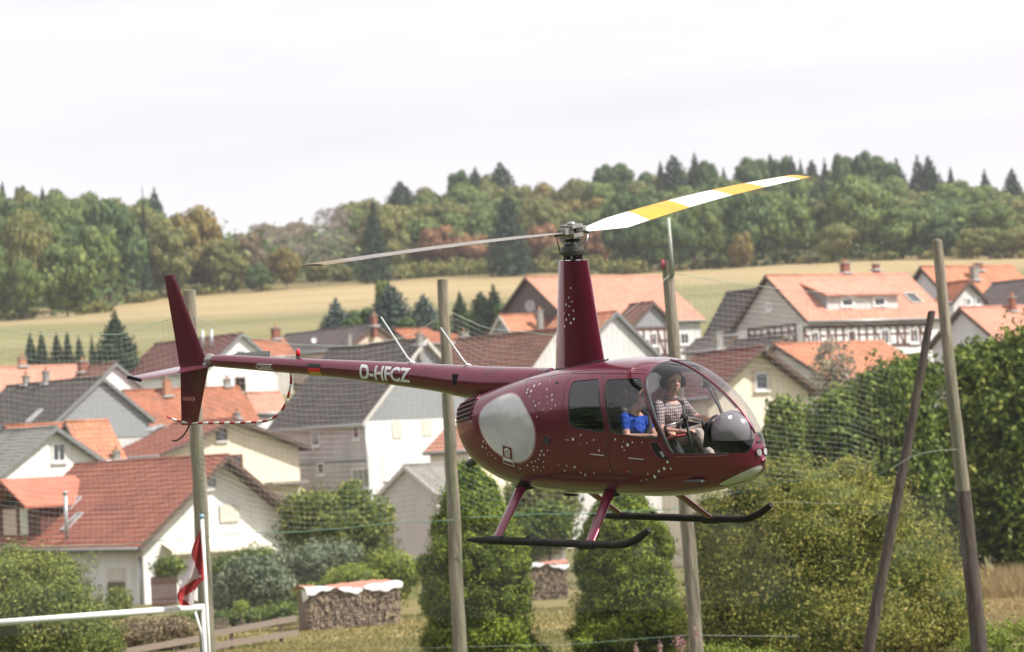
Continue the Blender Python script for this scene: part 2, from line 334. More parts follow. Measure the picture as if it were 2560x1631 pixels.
def crown_protos():
    for k in LM:
        if k in ('bluegreen', 'darkfir', 'twig'): continue
        for s in range(3 if k in ('green', 'olive', 'deep') else 2):
            rs = {0: 24, 1: 17, 2: 30}[s]
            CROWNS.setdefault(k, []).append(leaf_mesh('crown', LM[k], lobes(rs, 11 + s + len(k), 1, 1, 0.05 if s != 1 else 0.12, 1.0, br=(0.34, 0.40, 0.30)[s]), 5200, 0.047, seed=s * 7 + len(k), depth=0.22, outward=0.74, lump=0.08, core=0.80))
    # conifers: tiered cone
    for k in ('darkfir', 'bluegreen'):
        for s in range(3):
            g = random.Random(s * 5 + 1); bl = [(0.08 * (s - 1), 0.05, 0.93, 0.10, 0.10, 0.06)] * (1 if s else 0)
            for q in range(46):
                u = q / 45.0; rr = (1 - u) ** (0.85, 0.62, 0.72)[s] * 1.0; a = q * 2.39996 + g.uniform(-.3, .3)
                bl.append((0.52 * rr * math.cos(a), 0.52 * rr * math.sin(a), 0.06 + 0.9 * u, 0.50 * rr * g.uniform(.75, 1.15) + 0.03, 0.50 * rr * g.uniform(.75, 1.15) + 0.03, 0.055 + 0.035 * rr))
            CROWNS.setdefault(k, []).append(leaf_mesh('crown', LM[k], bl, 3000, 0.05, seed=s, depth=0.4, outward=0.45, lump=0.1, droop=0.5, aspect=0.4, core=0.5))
    # half-bare twiggy tree
    for s in range(3):
        g = random.Random(40 + s); bl = []
        for q in range(60):
            a = g.uniform(0, 6.28); u = g.uniform(0.2, 1); r = g.uniform(0.1, 0.9) * math.sin(min(3.0, u * 3.1)) ** 0.5
            bl.append((r * math.cos(a), r * math.sin(a), u * 0.95, 0.16, 0.16, 0.05))
        CROWNS.setdefault('twig', []).append(leaf_mesh('crown', LM['twig'], bl, 1500, 0.05, seed=s, depth=1.0, outward=0.1, lump=0.3, aspect=0.22))
crown_protos()
TRUNKS = [trunk_mesh('trunk', s, spread=0.9) for s in range(4)]
FIRTRUNK = MB().tube([(0, 0, -.05), (0, 0, .5), (0, 0, .97)], [.06, .035, .006], 6).mesh('trunk', BARK, True)
KINDNAME = {'green': 'broadleaf_tree', 'deep': 'broadleaf_tree', 'olive': 'broadleaf_tree', 'gold': 'broadleaf_tree', 'rust': 'broadleaf_tree', 'brown': 'broadleaf_tree', 'twig': 'bare_tree', 'darkfir': 'fir_tree', 'bluegreen': 'spruce_tree'}
def tree(kind, x, ytop, hwpx, D, label, group=None, ybase=None, low=0.0):
    """crown centred on photo column x whose top reaches row ytop; hwpx = half width in photo pixels"""
    t = P(x, ytop, D); zg = H(t.x, t.y) if ybase is None else P(x, ybase, D).z
    h = max(1.5, t.z - zg); w = hwpx * D / FPX
    root = thing(KINDNAME[kind], label, 'tree', (t.x, t.y, zg - 0.1), rnd.uniform(0, 6.28), group)
    c = link('crown', rnd.choice(CROWNS[kind]), root)
    low = low if kind not in ('darkfir', 'bluegreen') else 0.0
    c.scale = (w, w * rnd.uniform(.85, 1.1), h * (1 - low)); c.location = (0, 0, h * low)
    tr = link('trunk', FIRTRUNK if kind in ('darkfir', 'bluegreen') else rnd.choice(TRUNKS), root)
    tr.scale = (w * 0.9, w * 0.9, h * 0.92) if kind in ('darkfir', 'bluegreen') else (min(w, h) * 0.85, min(w, h) * 0.85, h * 0.9)
    return root

# ------------------------------------------------------------------ the wooded hillside
SKYX = [-60, 0, 60, 120, 200, 300, 360, 400, 440, 500, 560, 620, 680, 740, 800, 860, 930, 1000, 1080, 1160, 1300, 1500, 1700, 1900, 2100, 2250, 2400, 2560, 2640]
SKYY = [462, 460, 462, 470, 474, 480, 492, 515, 540, 585, 600, 565, 520, 515, 515, 505, 490, 470, 470, 452, 446, 444, 442, 436, 436, 446, 452, 462, 465]
def skyline(x): return float(np.interp(x, SKYX, SKYY))
def forest():
    G = 'trees of the wooded hillside behind the village'
    # the front edge of the wood, tree by tree
    A = [('green', -20, 600, 60, 424, 'dark green tree at the far left edge of the wood above the meadow'), ('green', 60, 640, 62, 421, 'low rounded green tree second from the left at the meadow edge'),
      ('green', 160, 600, 98, 428, 'broad green tree bulging out of the wood into the left meadow'), ('deep', 262, 500, 112, 445, 'tall dark green tree highest of the left wood front'),
      ('olive', 60, 520, 85, 452, 'tall yellowish green tree behind the low rounded trees at far left'), ('olive', 395, 545, 92, 440, 'big olive green tree behind the upper tail fin'),
      ('gold', 480, 520, 100, 447, 'tall golden green tree above and right of the tail fin'), ('olive', 560, 590, 62, 441, 'olive tree on the right shoulder of the left wood'),
      ('deep', 640, 655, 36, 432, 'small dark green bush tree where the left wood meets the meadow'), ('brown', 620, 575, 55, 458, 'reddish brown autumn tree behind the small dark green one'),
      ('gold', 712, 615, 52, 438, 'rounded yellow green tree standing alone right of the left wood'), ('olive', 795, 655, 34, 436, 'small tree with visible trunk in the straw meadow, left one of two'),
      ('olive', 850, 660, 30, 438, 'small tree with visible trunk in the straw meadow, right one of two'), ('olive', 955, 508, 78, 452, 'big pale olive round tree above the left rotor blade'),
      ('rust', 1085, 560, 60, 455, 'pinkish brown autumn tree just right of the big pale olive one'), ('rust', 1170, 575, 58, 452, 'rust brown autumn tree in the middle of the wood edge'),
      ('rust', 1255, 588, 44, 446, 'small bright rust tree crossed by the left rotor blade'), ('rust', 1345, 556, 62, 452, 'wide rust orange tree left of the rotor head'),
      ('rust', 1490, 572, 44, 450, 'rust orange tree just right of the rotor head'), ('olive', 1395, 612, 50, 438, 'small spreading olive tree right above the big barn roof'),
      ('deep', 1570, 474, 80, 446, 'large dark green tree right of the rotor head'), ('deep', 1665, 520, 72, 436, 'dark green tree behind the pole with the red cap'),
      ('green', 1760, 500, 72, 442, 'green tree under the middle of the striped rotor blade'), ('deep', 1870, 474, 92, 444, 'broad dark green tree under the tip of the striped rotor blade'),
      ('gold', 1850, 575, 34, 432, 'small yellowish tree in front of the broad dark green ones'), ('green', 1960, 490, 92, 447, 'light green tree left of the large rounded dark one on the right'),
      ('green', 2140, 446, 92, 452, 'largest rounded green tree on the right part of the wood edge'), ('olive', 2090, 560, 62, 434, 'lower olive green tree in front of the largest rounded one'),
      ('green', 2250, 510, 85, 444, 'green tree just left of the tall bare pole on the right'), ('deep', 2345, 530, 72, 442, 'dark green tree behind the top of the right pole'),
      ('olive', 2440, 565, 66, 436, 'rounded olive tree right of the tall right pole'), ('olive', 2530, 570, 58, 437, 'olive tree at the far right end of the wood edge'), ('green', 2480, 500, 75, 455, 'pale green tree behind the rounded olive ones on the far right')]
    ED = lambda x: float(np.interp(x, [-60, 235, 262, 420, 640, 720, 1000, 1300, 1560, 2000, 2560], [398, 403, 440, 462, 464, 466, 480, 472, 450, 441, 430]))
    for k, x, yt, hw, D, lb in A: tree(k, x, yt, hw, ED(x) + (D - 436) * .8, lb, G)
    cfg = [(24, 66, 70, 66), (55, 38, 74, 70), (95, 12, 76, 66), (140, 2, 80, 60)]
    KL = {'green': 'green leafy tree', 'deep': 'dark green leafy tree', 'olive': 'olive green tree', 'gold': 'yellowing tree', 'rust': 'rust coloured tree', 'brown': 'brownish autumn tree', 'twig': 'half bare grey tree'}
    for r, (D, off, step, hw) in enumerate(cfg):
        x = -70 + r * 17
        while x < 2640:
            pool = ('green', 'green', 'olive', 'green', 'deep') if x < 560 else ('twig', 'twig', 'twig', 'brown') if x < 870 else ('olive', 'olive', 'green', 'gold', 'green', 'brown', 'olive', 'green') if x < 1540 else ('green', 'green', 'olive', 'deep') if x < 2050 else ('green', 'green', 'olive', 'deep')
            k = rnd.choice(pool); side = 'left' if x < 870 else 'middle' if x < 1540 else 'right'
            extra = 45 if 600 < x < 870 and k != 'twig' else 0
            if not (470 < x < 640 and k != 'twig' and r > 1):
                tree(k, x + rnd.uniform(-12, 12), skyline(x) + off + extra + rnd.uniform(-9, 16), hw * rnd.uniform(.85, 1.25), ED(x) + D + rnd.uniform(-8, 8), '%s standing in the closed %s part of the hillside wood' % (KL[k], side), '%ss in the %s part of the wood' % (KL[k], side), low=.22)
            x += step * rnd.uniform(.8, 1.15)
    F = [(5, 440, 9, 'left end'), (50, 458, 10, 'left'), (105, 452, 11, 'left'), (385, 462, 22, 'left'), (355, 470, 9, 'left'), (1000, 452, 34, 'middle'), (930, 498, 26, 'middle'), (1148, 422, 18, 'middle'), (1186, 420, 22, 'middle'), (1250, 404, 34, 'middle'),
      (1265, 470, 38, 'middle'), (1508, 408, 22, 'middle'), (1550, 395, 30, 'middle'), (1605, 418, 16, 'middle'), (1650, 400, 18, 'middle'), (1682, 376, 34, 'middle'), (1735, 382, 24, 'middle'), (1765, 388, 22, 'middle'), (1808, 412, 14, 'middle'),
      (1875, 386, 26, 'right'), (1925, 388, 24, 'right'), (1955, 388, 18, 'right'), (1978, 390, 22, 'right'), (2000, 394, 14, 'right'), (2028, 388, 20, 'right'), (2060, 392, 14, 'right'), (2100, 380, 18, 'right'), (2118, 384, 24, 'right'), (2155, 378, 22, 'right'), (2195, 378, 34, 'right'), (2240, 394, 26, 'right'), (2292, 384, 22, 'right'), (2320, 388, 30, 'right'), (2375, 406, 12, 'right'), (2460, 420, 18, 'right'), (2528, 412, 24, 'right')]
    ORD = ['first', 'second', 'third', 'fourth', 'fifth', 'sixth', 'seventh', 'eighth', 'ninth', 'tenth', 'eleventh', 'twelfth', 'thirteenth', 'fourteenth', 'fifteenth', 'sixteenth', 'seventeenth', 'eighteenth', 'nineteenth', 'twentieth']
    F = [(x, yt, hw, side.split()[0]) for x, yt, hw, side in F]; rank = {}
    for sd_ in ('left', 'middle', 'right'):
        for i_, q_ in enumerate(sorted(f_[0] for f_ in F if f_[3] == sd_)): rank[q_] = ORD[i_]
    for x, yt, hw, side in F:
        D = 455 if yt > 465 else 575 + rnd.uniform(-12, 12)
        tree('darkfir' if rnd.random() < .72 else 'deep', x, yt + rnd.uniform(-5, 12), hw * 1.8, D, '%s dark fir from the left standing above the %s part of the ridge' % (rank[x], side), 'dark firs along the %s of the ridge' % side, ybase=min(skyline(x) + 75, 640) if yt <= 465 else None)
    # brush along the wood edge
    pts = []
    for k in range(90):
        x = rnd.uniform(880, 1560); q = P(x, 0, ED(x) + rnd.uniform(-8, 8)); pts.append((q.x, q.y, H(q.x, q.y) + 0.8, rnd.uniform(1.0, 2.6), 1.4, rnd.uniform(.8, 1.9)))
    for k in range(50):
        x = rnd.choice([rnd.uniform(-60, 620), rnd.uniform(1560, 2620)]); q = P(x, 0, ED(x) + rnd.uniform(0, 8)); pts.append((q.x, q.y, H(q.x, q.y) + 0.6, rnd.uniform(1.0, 2), 1.2, rnd.uniform(.5, 1.0)))
    tag(link('edge_brush', leaf_mesh('edge_brush', LM['olive'], pts, 26000, 0.30, seed=3)), 'brown and olive brushwood along the foot of the wood', None, None, 'stuff')
    # undergrowth filling the depth of the wood
    pts = []
    for k in range(420):
        x = rnd.uniform(-80, 2640); D = ED(x) + rnd.uniform(14, 160); q = P(x, 0, D); pts.append((q.x, q.y, H(q.x, q.y) + 3, 5, 4, rnd.uniform(3, 6.5)))
    tag(link('undergrowth', leaf_mesh('undergrowth', LM['deep'], pts, 42000, 0.55, seed=4)), 'dense dark undergrowth between the trunks of the hillside wood', None, None, 'stuff')
forest()
def behind():                                      # the row of trees on the camera's side; it shows as the dark band reflected in paint and glass
    bl = []
    for k in range(40):
        x = -170 + k * 9.0; y = -24 + 5 * math.sin(k * 1.3); h = rnd.uniform(17, 24); bl.append((x, y, h * .5, 7, 7, h * .55))
    for k in range(16):
        h = rnd.uniform(15, 24); bl.append((-82 + 5 * math.sin(k * 2.1), -45 + k * 6.5, h * .5, 5.5, 5.5, h * .55))
    tag(link('tree_row', leaf_mesh('tree_row', LM['deep'], bl, 22000, 0.9, seed=9, core=.8)), 'row of dark green trees round the near sides of the playing field', None, None, 'stuff')
behind()
# ------------------------------------------------------------------ village
PL = {
 'white': M('render_white', (.85, .84, .82), 0.9, (.77, .76, .74), 1.2, bump=.15, bscale=30, col3=(.62, .60, .57), n3=.45, stretch=(1.6, 1.6, .5)),
 'greywhite': M('render_grey_white', (.62, .61, .60), 0.9, (.54, .53, .52), 1.0, bump=.15, bscale=30),
 'cream': M('render_cream', (.84, .76, .60), 0.9, (.79, .71, .555), 1.0, bump=.15, bscale=30),
 'yellow': M('render_yellow', (.86, .77, .58), 0.9, (.81, .72, .54), 1.0, bump=.15, bscale=30),
 'peach': M('render_peach', (.66, .52, .42), 0.9, (.6, .48, .4), 1.0),
 'stone': M('render_stone', (.52, .49, .45), 0.9, (.44, .42, .385), 1.4, bump=.2, bscale=20),
 'slate': M('slate_wall', (.30, .31, .32), 0.7, (.235, .245, .255), 5.0, bump=.3, bscale=18, stretch=(1, 1, 3)),
 'mauve': M('siding_grey', (.60, .55, .55), 0.8, (.54, .495, .495), 2.0, col3=(.44, .40, .395), n3=.4, stretch=(1.6, 1.6, .5)),
 'darkwall': M('boarding_dark', (.10, .085, .08), 0.9, (.15, .13, .12), 4.0),
 'redwood': M('boarding_red', (.13, .045, .035), 0.8, (.09, .03, .025), 6.0),
}
def roofmat(name, a, b, c, cell=(0.30, 0.34)):
    """clay tiles: each tile its own tone, moss and soot in patches, ribs down the slope"""
    if name in MATS: return MATS[name]
    m = bpy.data.materials.new(name); m.use_nodes = True; t = m.node_tree; p = t.nodes['Principled BSDF']; K = t.links.new
    p.inputs['Roughness'].default_value = 0.8; p.inputs['Specular IOR Level'].default_value = 0.3
    tc = N(t, 'ShaderNodeTexCoord'); mp = N(t, 'ShaderNodeMapping'); mp.inputs['Scale'].default_value = (1 / cell[1], 1 / cell[0], 1e-4)
    K(tc.outputs['Object'], mp.inputs['Vector'])
    fl = N(t, 'ShaderNodeVectorMath', operation='FLOOR'); wn = N(t, 'ShaderNodeTexWhiteNoise', noise_dimensions='3D'); K(mp.outputs[0], fl.inputs[0]); K(fl.outputs[0], wn.inputs['Vector'])
    x = N(t, 'ShaderNodeMixRGB'); x.inputs[1].default_value = (*a, 1); x.inputs[2].default_value = (*b, 1); K(wn.outputs['Value'], x.inputs[0])
    n = N(t, 'ShaderNodeTexNoise', i_Scale=0.9, i_Detail=6.0, i_Roughness=0.65); K(tc.outputs['Object'], n.inputs['Vector'])
    r = N(t, 'ShaderNodeMapRange'); r.inputs[1].default_value = .48; r.inputs[2].default_value = .72; r.inputs[4].default_value = 1.0; K(n.outputs[0], r.inputs[0])
    y = N(t, 'ShaderNodeMixRGB'); y.inputs[2].default_value = (*c, 1); K(x.outputs[0], y.inputs[1]); K(r.outputs[0], y.inputs[0]); K(y.outputs[0], p.inputs['Base Color'])
    wv = N(t, 'ShaderNodeTexWave', wave_type='BANDS', bands_direction='Y', i_Scale=6.2832 / 20 / cell[0]); K(tc.outputs['Object'], wv.inputs['Vector'])
    bp = N(t, 'ShaderNodeBump', i_Strength=0.5, i_Distance=0.04); K(wv.outputs['Fac'], bp.inputs['Height']); K(bp.outputs[0], p.inputs['Normal'])
    MATS[name] = m; return m
RF = {
 'salmon': roofmat('tiles_salmon', (.46, .215, .15), (.54, .27, .19), (.38, .20, .15)),
 'orange': roofmat('tiles_orange', (.40, .16, .085), (.50, .22, .125), (.30, .15, .10)),
 'rustorange': roofmat('tiles_rust_orange', (.30, .105, .055), (.38, .15, .085), (.20, .095, .065)),
 'red': roofmat('tiles_red', (.27, .092, .060), (.33, .125, .085), (.20, .075, .058)),
 'brightred': roofmat('tiles_bright_red', (.40, .135, .085), (.46, .17, .115), (.34, .12, .085)),
 'darkred': roofmat('tiles_dark_red', (.13, .045, .040), (.18, .07, .058), (.09, .05, .045)),
 'brownred': roofmat('tiles_brown_red', (.17, .075, .052), (.23, .11, .078), (.12, .075, .06)),
 'dark': roofmat('tiles_dark_brown', (.072, .058, .055), (.105, .085, .078), (.06, .055, .05)),
 'darkmauve': roofmat('tiles_dark_mauve', (.10, .08, .078), (.14, .115, .108), (.085, .075, .07)),
 'grey': roofmat('sheets_grey', (.20, .195, .175), (.25, .24, .215), (.14, .14, .12), cell=(.2, 1.2)),
}
WFR = M('window_frame_white', (.78, .78, .77), 0.5); WBR = M('window_frame_brown', (.10, .05, .03), 0.6); METAL = M('zinc', (.42, .43, .44), 0.45, metal=0.6)
VERGE = M('barge_brown', (.085, .05, .038), 0.8, (.12, .075, .055), 5); VERGEG = M('barge_grey', (.22, .22, .22), 0.8, (.16, .16, .16), 5); VERGEW = M('barge_pale', (.55, .52, .48), .8)
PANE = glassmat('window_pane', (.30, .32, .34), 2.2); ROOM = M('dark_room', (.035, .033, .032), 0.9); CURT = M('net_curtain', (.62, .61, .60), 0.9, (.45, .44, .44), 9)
SHUT = M('roller_shutter', (.66, .63, .54), .7, (.58, .56, .48), 4); BRICK = M('chimney_brick', (.30, .11, .07), .9, (.20, .08, .055), 7, bump=.4); BRICKO = M('chimney_orange', (.48, .22, .13), .9, (.4, .18, .1), 5); CONC = M('chimney_concrete', (.33, .31, .28), .9, (.22, .21, .19), 5, bump=.4)
LEAD = M('flashing', (.50, .50, .50), .5, metal=.3)
BEAM = M('oak_beam', (.085, .035, .028), .85, (.13, .06, .045), 8)

class House:
    def __init__(s, name, label, px, py, D, yaw, hw, rl, rise, wall='white', roof='orange', gable=None, og=.35, oe=.45, base=None, verge=None, gsplit=None, tiles=False, walls=True, group='houses of the village', cat='house', slab=.16, gutter=True, walls_lift=0.0):
        s.D = D; s.s = FPX / D; s.yaw = R_(yaw); c, sn = math.cos(s.yaw), math.sin(s.yaw)
        s.S = hw / s.s / c; s.L = rl / s.s / abs(sn); s.R = rise / s.s; s.og, s.oe = og, oe
        pk = P(px, py, D); g = 1e9
        for a in (-s.S, s.S):
            for b in (0, s.L): g = min(g, H(pk.x + c * a - sn * b, pk.y + sn * a + c * b))
        if base is not None: g = P(px, base, D).z
        s.h = pk.z - g; s.z0 = g
        s.root = thing(name, label, cat, (pk.x, pk.y, g), s.yaw, group); s.Rm = Matrix.Rotation(-s.yaw, 3, 'Z'); s.org = Vector((pk.x, pk.y, g))
        S, L, Rr, h = s.S, s.L, s.R, s.h; ez = h - Rr; s.pitch = math.atan2(Rr, S); t = slab / math.cos(s.pitch)
        s.xw = S - oe; s.y0 = og; s.y1 = L - og
        wz = ez + oe * math.tan(s.pitch) - t - .03                       # wall height under the eaves
        s.wz = wz
        if walls:
            pz = h - t - .03
            mb = MB(); mb.prism([(-s.xw, -.5), (s.xw, -.5), (s.xw, wz), (0, pz), (-s.xw, wz)], 1, s.y0, s.y1)
            mb.build('wall', PL[wall], s.root, fix=True)
            if gable:                                                     # cladding of the gable triangle
                gz = gsplit if gsplit is not None else wz
                gz = h + gz if gz < 0 else gz
                xx = s.xw if gz <= wz else s.xw * (pz - gz) / (pz - wz)
                poly = [(-xx, gz), (xx, gz), (xx, max(gz, wz)), (0, pz), (-xx, max(gz, wz))] if gz < wz else [(-xx, gz), (xx, gz), (0, pz)]
                MB().prism(poly, 1, s.y0 - .06, s.y0).build('gable_cladding', PL[gable], s.root, fix=True)
        n = max(4, int(math.hypot(S, Rr) / .34)); s.n = n
        for sg in (-1, 1):
            mb = MB()
            for k in range(n):                                            # courses, each lapping over the one below
                u0, u1 = k / n, (k + 1) / n; lift = .045
                a = (sg * S * u0, h - Rr * u0); b = (sg * S * u1, h - Rr * u1 + lift)
                mb.add([(a[0], 0, a[1]), (b[0], 0, b[1]), (b[0], L, b[1]), (a[0], L, a[1])], [(0, 1, 2, 3) if sg > 0 else (3, 2, 1, 0)])
                mb.add([(b[0], 0, b[1]), (b[0], 0, b[1] - lift), (b[0], L, b[1] - lift), (b[0], L, b[1])], [(0, 1, 2, 3) if sg > 0 else (3, 2, 1, 0)])
            mb.prism([(0, h - .012), (sg * S, h - Rr - .012), (sg * S, h - Rr - t), (0, h - t)], 1, .02, L - .02, 1)
            mb.build('roof_slope', [RF[roof], verge or VERGE], s.root)
            v = MB(); vm = verge or VERGE
            v.prism([(sg * .0, h + .05), (sg * S, h - Rr + .07), (sg * S, h - Rr - t - .02), (0, h - t - .02)], 1, -.05, .012)
            v.build('bargeboard', vm, s.root)
            if gutter: MB().tube([(sg * (S + .06), .05, h - Rr - .06), (sg * (S + .06), L - .05, h - Rr - .06)], .075, 8).build('gutter', METAL, s.root, True)
        MB().tube([(0, -.03, h + .02), (0, L, h + .02)], .10, 8).build('ridge', RF[roof], s.root, True)
    def loc(s, p): return s.Rm @ (p - s.org)
    def hit(s, x, y, face):
        """local point where the sight line through photo pixel x,y meets a face of the house"""
        o = s.loc(CAM); d = s.Rm @ (P(x, y, 1.0) - CAM)
        if face == 'g': n, q = Vector((0, 1, 0)), Vector((0, s.y0, 0))
        elif face == 'l': n, q = Vector((1, 0, 0)), Vector((-s.xw, 0, 0))
        elif face == 'r': n, q = Vector((1, 0, 0)), Vector((s.xw, 0, 0))
        elif face == 'rl': n, q = Vector((-s.R, 0, s.S)), Vector((0, 0, s.h))
        elif face == 'rr': n, q = Vector((s.R, 0, s.S)), Vector((0, 0, s.h))
        return o + d * ((q - o).dot(n) / d.dot(n))
    def window(s, face, x0, y0, x1, y1, kind='white', bars=1, sill=True, shut=0.0, surround=None):
        ym, xm = (y0 + y1) / 2, (x0 + x1) / 2
        a, b = s.hit(x0, ym, face), s.hit(x1, ym, face); top, bot = s.hit(xm, y0, face).z, s.hit(xm, y1, face).z
        c = (a + b) / 2; w = (b - a).length; hh = top - bot; cz = (top + bot) / 2
        r = 0 if face == 'g' else (math.pi / 2)
        out = {'g': (0, -1), 'l': (-1, 0), 'r': (1, 0)}[face]
        fm = {'white': WFR, 'brown': WBR}[kind]
        rot = Matrix.Rotation(0 if face == 'g' else -math.pi / 2 if face == 'l' else math.pi / 2, 3, 'Z')
        def T(x, y, z): v = rot @ Vector((x, y, 0)); return (c.x + v.x, c.y + v.y, cz + z)
        f = MB(); fw = min(.10, w * .16); dp = .07
        def bx(x0_, x1_, z0_, z1_, y0_, y1_, mb):
            v = [T(x, y, z) for x in (x0_, x1_) for y in (y0_, y1_) for z in (z0_, z1_)]
            mb.add(v, [(0, 1, 3, 2), (4, 6, 7, 5), (0, 4, 5, 1), (2, 3, 7, 6), (0, 2, 6, 4), (1, 5, 7, 3)])
        W, Hh = w / 2, hh / 2
        bx(-W, -W + fw, -Hh, Hh, -dp, .02, f); bx(W - fw, W, -Hh, Hh, -dp, .02, f); bx(-W + fw, W - fw, Hh - fw, Hh, -dp, .02, f); bx(-W + fw, W - fw, -Hh, -Hh + fw, -dp, .02, f)
        for k in range(bars):
            q = -W + w * (k + 1) / (bars + 1); bx(q - .03, q + .03, -Hh + fw, Hh - fw, -dp + .012, .0, f)
        wn = f.build('window', fm, s.root)
        g = MB(); bx(-W + fw, W - fw, -Hh + fw, Hh - fw, -.035, -.028, g); g.build('pane', PANE, wn)
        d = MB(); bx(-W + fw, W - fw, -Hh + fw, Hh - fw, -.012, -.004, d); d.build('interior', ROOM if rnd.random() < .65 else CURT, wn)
        if sill: q = MB(); bx(-W - .08, W + .08, -Hh - .09, -Hh, -.16, .02, q); q.build('sill', WFR, wn)
        if shut: q = MB(); bx(-W + .01, W - .01, Hh - hh * shut, Hh - .005, -dp - .03, -dp - .004, q); q.build('shutter', SHUT, wn)
        if surround:
            q = MB(); e = .14; bx(-W - e, -W - .005, -Hh, Hh + e, -.035, .02, q); bx(W + .005, W + e, -Hh, Hh + e, -.035, .02, q); bx(-W - .005, W + .005, Hh + .005, Hh + e, -.035, .02, q); q.build('surround', surround, wn)
        return wn
    def chimney(s, x, ytop, ybot, wpx, mat=BRICK, face='rl', pot=True, flash=True):
        p = s.hit(x, ybot, face); w = wpx / s.s; hh = (ybot - ytop) / s.s
        m = MB().box((p.x, p.y, p.z + hh / 2 - .5), (w, w, hh + 1.0)).build('chimney', mat, s.root)
        MB().box((p.x, p.y, p.z + hh + .04), (w + .12, w + .12, .10)).build('cap', CONC, m)
        if pot: MB().tube([(p.x, p.y, p.z + hh + .08), (p.x, p.y, p.z + hh + .36)], .10, 8).build('pot', BRICKO, m)
        if flash: MB().box((p.x, p.y, p.z - .02), (w + .3, w + .3, .14)).build('flashing', LEAD, m)
    def skylight(s, x, y, wpx, hpx, face='rl'):
        p = s.hit(x, y, face); sg = -1 if face == 'rl' else 1; w = wpx / s.s; l = hpx / s.s / math.sin(s.pitch)
        rot = Matrix.Rotation(sg * s.pitch, 3, 'Y')
        n = rot @ Vector((0, 0, 1)); c = p + n * .06
        f = MB()
        for dx, dy, a, b in ((0, w / 2, l, .09), (0, -w / 2, l, .09), (l / 2, 0, .09, w), (-l / 2, 0, .09, w)): f.box(c + rot @ Vector((dx, dy, 0)), (a, b, .12), 0, rot)
        fr = f.build('roof_window', LEAD, s.root); MB().box(c, (l - .1, w - .1, .05), 0, rot).build('pane', PANE, fr)
    def pipe(s, face, x, y0, y1):
        a, b = s.hit(x, y0, face), s.hit(x, y1, face); o = {'g': Vector((0, -.08, 0)), 'l': Vector((-.08, 0, 0)), 'r': Vector((.08, 0, 0))}[face]
        b = Vector((a.x, a.y, b.z)); MB().tube([a + o, b + o], .055, 8).build('downpipe', METAL, s.root, True)
    def band(s, face, y, hpx, mat, x=None):
        p = s.hit(x, y, face); hh = hpx / s.s
        if face == 'g': MB().b2((-s.xw - .02, s.y0 - .07, p.z - hh / 2), (s.xw + .02, s.y0, p.z + hh / 2)).build('band', mat, s.root)
        else:
            sx = -1 if face == 'l' else 1
            MB().b2((sx * s.xw, s.y0, p.z - hh / 2), (sx * (s.xw + .06), s.y1, p.z + hh / 2)).build('band', mat, s.root)
    def timber(s, face, x0, x1, y0, y1, bays, infill=PL['white']):
        """half timbering: white infill panel with oak posts, rails and braces standing proud"""
        a, b = s.hit(x0, (y0 + y1) / 2, face), s.hit(x1, (y0 + y1) / 2, face); xm = (x0 + x1) / 2
        zt, zb = s.hit(xm, y0, face).z, s.hit(xm, y1, face).z
        if face == 'g': q = lambda u, d: (u, s.y0 - d); u0, u1 = a.x, b.x
        else:
            sx = -1 if face == 'l' else 1; q = lambda u, d: (sx * (s.xw + d), u); u0, u1 = a.y, b.y
        def board(ua, za, ub, zb_, w, d0, d1, mb):
            dx, dz = ub - ua, zb_ - za; l = math.hypot(dx, dz); nx, nz = -dz / l * w / 2, dx / l * w / 2
            pts = [(ua + nx, za + nz), (ub + nx, zb_ + nz), (ub - nx, zb_ - nz), (ua - nx, za - nz)]
            vs = [(*q(u, d0), z) for u, z in pts] + [(*q(u, d1), z) for u, z in pts]
            mb.add(vs, [(0, 1, 2, 3), (7, 6, 5, 4), (0, 4, 5, 1), (1, 5, 6, 2), (2, 6, 7, 3), (3, 7, 4, 0)])
        m = MB(); board((u0 + u1) / 2, zb, (u0 + u1) / 2, zt, abs(u1 - u0), -.02, .03, m); m.build('infill', infill, s.root)
        for k in range(bays + 1):
            m = MB(); u = u0 + (u1 - u0) * k / bays; board(u, zb, u, zt, .17, .0, .065, m); m.build('beam', BEAM, s.root)
        for z, w in ((zt - .1, .2), ((zt + zb) / 2 + .1, .14), (zb + .1, .2)):
            m = MB(); board(u0, z, u1, z, w, .0, .06, m); m.build('beam', BEAM, s.root)
        for k in range(0, bays, 3):
            m = MB(); ua = u0 + (u1 - u0) * k / bays; ub = u0 + (u1 - u0) * (k + .8) / bays; board(ua, zt - .2, ub, zb + .2, .14, .0, .058, m); m.build('beam', BEAM, s.root)
    def dish(s, x, y, rpx, face='g', arm=.5):
        p = s.hit(x, y, face); r = rpx / s.s; m = MB(); n = 20; vs = [(0, 0, 0)]; fs = []
        rings = 4
        for i in range(1, rings + 1):
            for j in range(n):
                q = 2 * math.pi * j / n; rr = r * i / rings; vs.append((rr * math.cos(q), -.25 * (rr / r) ** 2 * r, rr * math.sin(q)))
        for j in range(n): fs.append((0, 1 + j, 1 + (j + 1) % n))
        for i in range(rings - 1):
            for j in range(n): a = 1 + i * n + j; b = 1 + i * n + (j + 1) % n; fs.append((a, a + n, b + n, b))
        rt = Matrix.Rotation(-s.yaw + .5, 3, 'Z'); m.add([rt @ Vector(v) for v in vs], fs)
        o = m.build('satellite_dish', WFR, s.root, True, loc=(p.x, p.y - .5, p.z))
        MB().tube([(0, .5, -.1), (0, .05, -.1), (0, .02, 0)], .03, 6).build('arm', METAL, o)
        k = rt @ Vector((0, -.55, -.05)); MB().ball(k, .07, 8, 6).tube([(0, 0, -r * .9), k], .015, 5).build('receiver', METAL, o)

